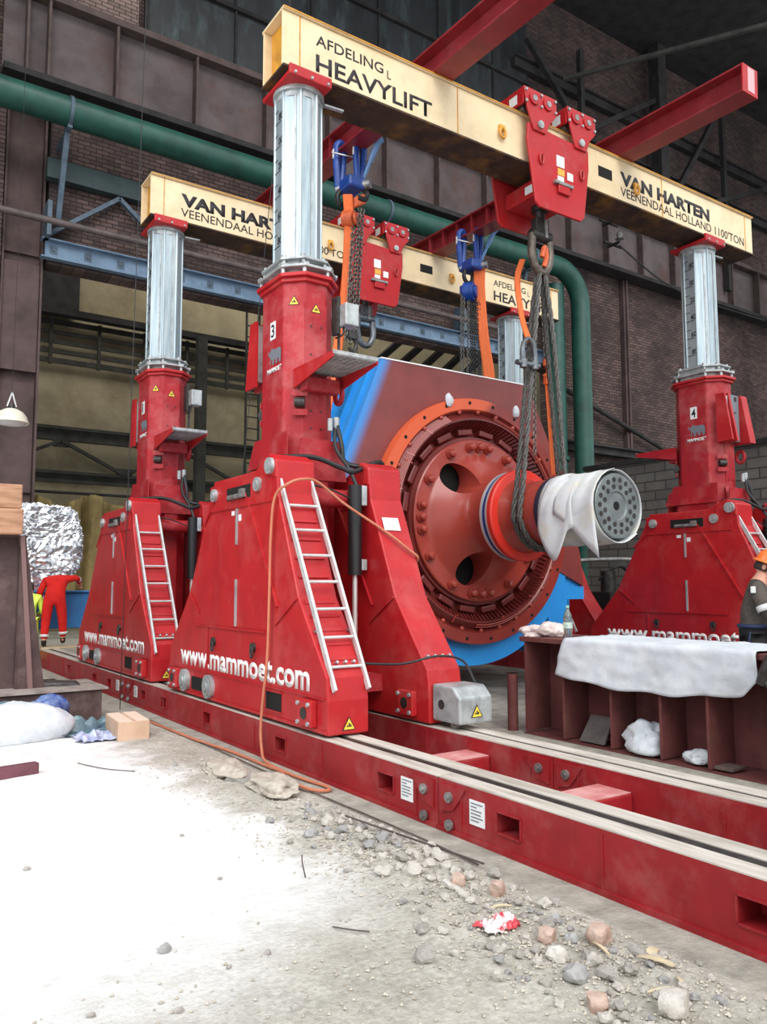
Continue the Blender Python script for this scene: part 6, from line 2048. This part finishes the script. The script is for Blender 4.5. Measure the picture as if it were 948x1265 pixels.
lp = empty('pendant_lamp', (2.15, 14.0, 4.35), 'cream bell-shaped lamp hanging at the left edge in front of the brown column', 'lamp')
b = B(); b.lathe([(0.265, 0.0), (0.275, 0.012), (0.26, 0.05), (0.235, 0.12), (0.18, 0.19), (0.10, 0.235), (0.05, 0.25)], (0, 0, 0), (0, 0, 1), 36)
o = b.done('lamp_shade', LAMPM, lp, ang=60); o.modifiers.new('thick', 'SOLIDIFY').thickness = 0.006
b = B(); b.cyl((0, 0, 0.24), (0, 0, 0.32), 0.05, 14); b.done('lamp_socket', DSTEEL, lp)
b = B(); b.bar((-0.07, 0, 0.28), (0.0, 0, 0.52), 0.02, 0.02); b.bar((0.07, 0, 0.28), (0.0, 0, 0.52), 0.02, 0.02); b.split('hanger_bracket', ALU, lp, smooth=False)
b = B(); b.lathe([(0.22, 0.02), (0.17, -0.02), (0.0, -0.04)], (0, 0, 0), (0, 0, 1), 24); b.done('lamp_glass', mat('lamp_glass', (214, 218, 216), rough=0.3), lp)
b = B(); b.tube([(0, 0, 0.5), (0, 0.0, 19.65)], 0.004, 6); b.done('suspension', DARKST, lp, smooth=False)

def sackmesh():
    b = B()
    res = bmesh.ops.create_icosphere(b.bm, subdivisions=5, radius=1)
    for v in res['verts']:
        q = v.co.copy()
        x = math.copysign(abs(q.x) ** 0.7, q.x) * 0.62
        y = math.copysign(abs(q.y) ** 0.8, q.y) * 0.32
        z = q.z * (0.27 - 0.06 * (x + 0.1) - 0.05 * max(0, x))
        z += 0.03 * noise.noise((x * 3, y * 3, 1)) + 0.018 * math.sin(11 * x + 7 * y + 3 * noise.noise((x * 4, y * 4, 3))) * (0.4 + 0.6 * max(0, q.z)) + 0.008 * noise.noise((x * 14, y * 14, z * 9))
        if z < -0.15:
            z = -0.15
        v.co = Vector((x, y, z + 0.15))
    o = b.done('white_sack', SACK, ang=80, loc=(1.68, 9.72, 0.0))
    o.rotation_euler = (0, 0, radians(8))
    return tag(o, 'big full white woven sack lying in front of the brown stand', 'sack')
sackmesh()
def sheet(name, c, L, Wd, m, label, seed, h=0.12, rz=0.0):
    b = B(); n = 26; rows = []
    for j in range(n + 1):
        row = []
        for i in range(n + 1):
            u, v = i / n - 0.5, j / n - 0.5
            z = h * abs(noise.noise((u * 4 + seed, v * 4, seed))) * 2.2 * (1 - 1.6 * max(abs(u), abs(v))) + 0.03 * abs(noise.noise((u * 12, v * 12, seed))) + 0.012
            row.append(b.bm.verts.new((u * L * (1 + 0.3 * noise.noise((v * 3, seed, 1))), v * Wd * (1 + 0.3 * noise.noise((u * 3, seed, 5))), max(0.008, z))))
        rows.append(row)
    for j in range(n):
        for i in range(n):
            b.bm.faces.new([rows[j][i], rows[j][i + 1], rows[j + 1][i + 1], rows[j + 1][i]])
    o = b.done(name, m, ang=30, loc=c); o.rotation_euler = (0, 0, rz)
    o.modifiers.new('thick', 'SOLIDIFY').thickness = 0.003
    return tag(o, label, 'plastic sheet')
sheet('plastic_sheet', (2.42, 9.85, 0), 0.8, 0.6, PLGREEN, 'grey green crumpled plastic between the white sack and the cardboard box', 2.0, 0.16)
crumple('plastic_sheet', (2.08, 10.2, 0.0), 0.27, (1.0, 0.5, 0.85), PLBLUE, 'dark blue plastic crumpled behind the white sack', 'plastic sheet', 21, 0.55, 1)
crumple('plastic_sheet', (1.55, 10.24, 0.0), 0.22, (1.0, 0.5, 1.0), PLGREEN, 'grey green plastic bundle left of the dark blue plastic behind the sack', 'plastic sheet', 26, 0.5, 1)
sheet('plastic_sheet', (2.44, 9.28, 0), 0.45, 0.4, mat('pale_violet_film', (150, 156, 196), (190, 196, 214), 0.2, scale=10), 'pale violet plastic film lying in front of the cardboard box', 9.0, 0.12)
cbx = empty('cardboard_box', (2.78, 9.35, 0), 'brown cardboard box on the floor beside the near track', 'box', rz=radians(-4))
b = B(); b.box(-0.17, 0.17, -0.36, 0.34, 0.0, 0.205); b.done('carton', CARD, cbx, smooth=False, bevel=0.006)
b = B(); b.box(-0.165, -0.02, -0.355, 0.335, 0.206, 0.212); b.box(0.02, 0.165, -0.355, 0.335, 0.206, 0.212); b.done('flap', mat('pale_carton_top', (226, 204, 184), rough=0.85), cbx, smooth=False)
b = B(); b.box(-0.6, 0.16, -0.05, 0.05, 0.0, 0.10)
o = b.done('steel_bar', mat('maroon_bar', (112, 66, 76), (96, 56, 64), 0.7, scale=6), smooth=False, bevel=0.006, loc=(1.4, 7.92, 0.0)); o.rotation_euler = (0, 0, radians(10))
tag(o, 'maroon steel bar lying on the white dust at the left edge', 'bar')

# ================================================================== ORANGE CABLE
pts = [(5.14, 7.2, 1.84), (5.14, 6.98, 1.93), (5.11, 6.87, 2.0), (5.0, 6.885, 2.08), (4.85, 6.93, 2.2), (4.69, 7.0, 2.32), (4.3, 7.08, 2.56), (3.99, 7.08, 2.76), (3.75, 6.98, 2.76), (3.60, 7.0, 2.70), (3.54, 7.15, 2.58), (3.535, 7.22, 2.2), (3.535, 7.24, 1.6), (3.53, 7.26, 1.0),
       (3.515, 7.31, 0.62), (3.505, 7.34, 0.3), (3.49, 7.28, 0.1), (3.42, 7.05, 0.035), (3.40, 6.6, 0.02), (3.42, 6.2, 0.02), (3.45, 5.95, 0.02), (3.40, 5.82, 0.02), (3.27, 5.9, 0.03), (3.25, 6.25, 0.04), (3.35, 6.6, 0.035), (3.37, 7.0, 0.02), (3.36, 7.7, 0.02), (3.30, 8.4, 0.02), (3.27, 9.2, 0.02), (3.25, 9.9, 0.02), (3.2, 10.6, 0.02)]
b = B(); b.tube(bez(pts, 6), 0.014, 8)
tag(b.done('orange_cable', CABLE), 'orange cable draped over the ladder top of the numbered 3 tower down to the floor', 'cable')
b = B(); b.tube(bez([(3.30, 10.5, 0.015), (3.29, 8, 0.015), (3.27, 6.2, 0.015), (3.29, 4.6, 0.015), (3.27, 3.8, 0.015)], 10), 0.006, 6)
tag(b.done('floor_wire', GPIPE), 'thin dark wire lying along the edge of the concrete strip', 'wire')
b = B(); b.tube([(3.06, 5.0, 0.06), (3.24, 3.72, 0.05)], 0.007, 8)
tag(b.done('reinforcing_rod', GPIPE), 'dark rod on the rubble pointing at the concrete strip', 'rod')

# ================================================================== RUBBLE
def gz(x, y):
    z = 0.012 * noise.noise((x * 1.1, y * 1.1, 0)) + 0.006 * noise.noise((x * 5, y * 5, 2))
    rr = rubble(x, y)
    return z + rr * (0.018 * noise.noise((x * 4, y * 4, 7)) + 0.03 * noise.noise((x * 9, y * 9, 9)) + 0.012)
def rock(name, x, y, r, m, label, cat, sc=(1, 1, 0.75), seed=0, group=None, sub=2, jit=0.32, ang=25, loc=True):
    b = B(); b.ico((0, 0, 0), r, sub, sc=sc, jit=jit, seed=seed, rz=seed * 1.7 if sub < 4 else 0)
    o = b.done(name, m, ang=ang, loc=(x, y, gz(x, y) + r * sc[2] * 0.55))
    return tag(o, label, cat, group)
def chunk(name, x, y, sx, sy, sz, rz, m, label, cat, seed):
    b = B(); b.box(-sx, sx, -sy, sy, -sz, sz)
    bmesh.ops.subdivide_edges(b.bm, edges=b.bm.edges[:], cuts=4, use_grid_fill=True)
    for v in b.bm.verts:
        q = v.co
        n = Vector((noise.noise(q * 14 + Vector((seed, 0, 0))), noise.noise(q * 14 + Vector((0, seed, 3))), noise.noise(q * 14 + Vector((1, 5, seed)))))
        cn = (abs(q.x) / sx + abs(q.y) / sy + abs(q.z) / sz)
        v.co = q * (1 - 0.16 * max(0, cn - 1.7) * (1 + noise.noise(q * 9 + Vector((seed, seed, 0))) * 2.5)) + n * 0.012
    o = b.done(name, m, ang=30, loc=(x, y, gz(x, y) + sz * 0.85)); o.rotation_euler = (0.1 * sin(seed), 0.12 * cos(seed), rz)
    return tag(o, label, cat)
chunk('brick_fragment', 2.85, 2.83, 0.042, 0.04, 0.038, 0.5, BRICKP, 'broken brick left of the other broken brick near the bottom right', 'brick', 1)
chunk('brick_fragment', 3.04, 2.68, 0.048, 0.045, 0.042, 0.2, BRICKP, 'broken brick right of its pair near the bottom right', 'brick', 2)
chunk('brick_fragment', 2.96, 3.62, 0.045, 0.042, 0.036, 1.0, BRICKP, 'broken brick lying alone above the pair of bricks, near the white splinter', 'brick', 3)
chunk('brick_fragment', 3.07, 3.42, 0.034, 0.034, 0.04, 0.4, BRICKP, 'small pinkish brick piece right of the lone broken brick', 'brick', 4)
chunk('brick_fragment', 2.60, 2.30, 0.035, 0.04, 0.035, 0.9, BRICKP, 'small brick piece at the bottom below the grey stones', 'brick', 5)
chunk('concrete_lump', 2.78, 2.08, 0.065, 0.055, 0.045, 0.5, STONEW, 'pale concrete lump at the bottom edge right of centre', 'lump', 6)
chunk('white_splinter', 2.90, 3.60, 0.02, 0.07, 0.015, 0.1, STONEW, 'white splinter beside the lone broken brick', 'splinter', 7)
chunk('concrete_lump', 2.98, 6.50, 0.10, 0.17, 0.03, 0.3, CONC, 'flat pale board piece in the dirt heap below the orange cable', 'lump', 9)
rock('dirt_heap', 3.06, 6.14, 0.21, GRAV, 'sandy heap beside the loop of orange cable', 'heap', (0.8, 1.6, 0.32), 3, sub=4, jit=0.4, ang=60)
rock('dirt_heap', 2.95, 6.95, 0.19, GRAV, 'sandy heap behind the flat pale board piece', 'heap', (0.9, 1.8, 0.3), 5, sub=4, jit=0.4, ang=60)
rock('grey_stone', 2.69, 2.50, 0.05, STONEB, 'largest blue grey stone near the bottom, below the pair of bricks', 'stone', (1.2, 0.9, 0.75), 11)
rock('grey_stone', 3.02, 2.93, 0.034, STONEB, 'round blue grey stone above the left broken brick', 'stone', (1, 1, 0.8), 12)
rock('grey_stone', 2.945, 2.755, 0.034, STONEB, 'dark stone squeezed between the two broken bricks', 'stone', (1, 1, 0.8), 13)
rock('grey_stone', 2.76, 2.67, 0.045, STONEW, 'white stone just below the left broken brick', 'stone', (1.2, 1, 0.7), 14)
rock('grey_stone', 2.70, 4.86, 0.05, STONEB, 'dark lump at the edge of the white dust', 'stone', (1.2, 1, 0.6), 15)
rock('grey_stone', 1.33, 3.80, 0.028, STONEB, 'single grey pebble alone on the white dust', 'stone', (1, 1.3, 0.8), 16)
for k, (x, y, r) in enumerate(((1.52, 3.48, 0.016), (1.2, 3.24, 0.02), (1.72, 3.5, 0.018), (0.9, 3.4, 0.017), (1.9, 4.5, 0.016), (1.0, 5.3, 0.02), (2.0, 5.4, 0.018), (1.6, 3.0, 0.02), (0.95, 3.0, 0.018))):
    rock('pebble', x, y, r, STONE, 'small pebble scattered on the white dust', 'pebble', (1, 1.2, 0.7), 20 + k, 'pebbles on the white dust', sub=1)
sheet('plastic_wrapper', (2.77, 3.07, 0.01), 0.2, 0.14, mat('red_white_film', (236, 226, 226), (206, 70, 80), 0.2, scale=9, lo=0.48, hi=0.54), 'red and white torn plastic wrapper on the gravel', 4.0, 0.06)
bpy.data.objects['plastic_wrapper']['category'] = 'wrapper'
# stones of the rubble strip
rs = random.Random(11)
cnt = 0
base = []
for s in range(6):
    q = B(); q.ico((0, 0, 0), 1.0, 2, sc=(1, 0.85, 0.65), jit=0.36, seed=40 + s)
    o = q.done('rubble_stone', (STONE, STONEW, STONEW, STONE, STONEB, STONEW)[s], ang=25)
    base.append(o)
taken = [(o.location.x, o.location.y, max(o.dimensions) * 0.5) for o in bpy.data.objects if o.type == 'MESH' and o.parent is None and o.name.split('.')[0] in ('brick_fragment', 'concrete_lump', 'grey_stone', 'pebble', 'dirt_heap', 'white_splinter', 'plastic_wrapper')]
spots = []
while len(spots) < 230:
    u = rs.random()
    if u < 0.42:
        y = rs.gauss(4.55, 0.35); x = rs.gauss(2.98, 0.13)
    elif u < 0.75:
        y = rs.uniform(2.0, 3.6); x = rs.gauss(2.75 + 0.08 * (y - 2), 0.2)
    else:
        y = rs.uniform(3.4, 7.5); x = rs.gauss(2.98, 0.14)
    if x > 3.24 or x < 2.0 or y < 1.9:
        continue
    big = len(spots) < 30
    r = min(0.055, max(0.013, rs.lognormvariate(-3.65, 0.42)))
    if len(spots) < 34:
        y = rs.gauss(4.55, 0.3); x = min(3.2, rs.gauss(3.02, 0.11)); r = rs.uniform(0.03, 0.062)
    if any((x - q[0]) ** 2 + (y - q[1]) ** 2 < (1.05 * (r + q[2])) ** 2 for q in spots + taken):
        continue
    spots.append((x, y, r))
for k, (x, y, r) in enumerate(spots):
    src = base[rs.randrange(6)]
    if k < 6:
        o = base[k]
    else:
        o = src.copy(); COL.objects.link(o)
    o.location = (x, y, gz(x, y) + r * 0.42)
    o.scale = (r, r, r)
    o.rotation_euler = (rs.uniform(-.4, .4), rs.uniform(-.4, .4), rs.uniform(0, 6.28))
    tag(o, 'loose stone in the rubble strip beside the concrete edge', 'stone', 'loose stones of the rubble strip')
# fine gravel: nobody could count it
b = B()
for k in range(3600):
    u = rs.random()
    y = rs.uniform(1.8, 7.8) if u < 0.35 else (rs.gauss(2.7, 0.5) if u < 0.75 else rs.gauss(4.5, 0.4))
    x = rs.gauss(2.86, 0.22) if u > 0.12 else rs.uniform(2.3, 3.2)
    if x > 3.23 or y < 1.7:
        continue
    if k % 9 == 0:
        x, y = rs.uniform(0.5, 2.6), rs.gauss(2.9, 0.35)
    r = rs.uniform(0.004, 0.012)
    z = gz(x, y)
    p = [Vector((rs.uniform(-1, 1), rs.uniform(-1, 1), rs.uniform(-0.6, 1))) * r + Vector((x, y, z + r * 0.5)) for _ in range(6)]
    c = Vector((x, y, z + r * 0.5))
    vs = [b.bm.verts.new(c + Vector(d) * r * rs.uniform(0.7, 1.3)) for d in ((1, 0, 0), (0, 1, 0), (-1, 0, 0), (0, -1, 0), (0, 0, 0.8), (0, 0, -0.8))]
    for i in range(4):
        j = (i + 1) % 4
        b.bm.faces.new([vs[i], vs[j], vs[4]]); b.bm.faces.new([vs[j], vs[i], vs[5]])
tag(b.done('gravel', GRAV, smooth=False), 'fine gravel strewn over the broken floor', 'gravel', kind='stuff')
# wood chips and sticks
def chip(x, y, L, wd, rz, label, seed):
    b = B(); n = 8; A, C = [], []
    for i in range(n + 1):
        t = i / n
        ww = wd * (0.35 + 0.65 * sin(pi * (0.1 + 0.8 * t))) * (1 + 0.3 * noise.noise((t * 5, seed, 0)))
        z = 0.006 + 0.012 * sin(pi * t)
        A.append(b.bm.verts.new((L * (t - 0.5), -ww / 2, z))); C.append(b.bm.verts.new((L * (t - 0.5), ww / 2, z + 0.004)))
    for i in range(n):
        b.bm.faces.new([A[i], A[i + 1], C[i + 1], C[i]])
    o = b.done('wood_splinter', CHIP, smooth=False, loc=(x, y, gz(x, y) + 0.004)); o.rotation_euler = (0, 0, rz)
    o.modifiers.new('thick', 'SOLIDIFY').thickness = 0.005
    tag(o, label, 'wood splinter')
chip(3.05, 2.36, 0.16, 0.05, 1.9, 'broad pale wood splinter right of the broken bricks', 1)
chip(3.17, 2.47, 0.11, 0.05, 0.4, 'short pale wood flake above the broad splinter', 2)
chip(2.99, 2.63, 0.17, 0.022, -0.9 + 2.2, 'narrow brownish splinter beside the right broken brick', 3)
chip(2.9, 2.2, 0.16, 0.014, -0.5, 'thin pale splinter near the bottom right', 4)
chip(3.0, 2.2, 0.12, 0.02, 0.9, 'short thin splinter near the bottom right corner', 5)
chip(2.95, 3.25, 0.14, 0.014, -0.4, 'thin splinter above the plastic wrapper', 6)
for k, (a, c_, d_, lab) in enumerate((((2.30, 4.20, 0.02), (2.36, 4.35, 0.05), (2.45, 4.52, 0.03), 'bent dark twig on the edge of the white dust'), ((2.10, 3.55, 0.012), (2.15, 3.45, 0.02), (2.22, 3.40, 0.012), 'dark twig on the sandy floor below the bent one'),
                                    ((1.95, 8.1, 0.012), (2.1, 7.7, 0.014), (2.3, 7.45, 0.012), 'thin stick on the white dust near the cardboard box'))):
    b = B(); b.tube(bez([a, c_, d_], 5), 0.004, 6); tag(b.done('twig', GPIPE), lab, 'twig')
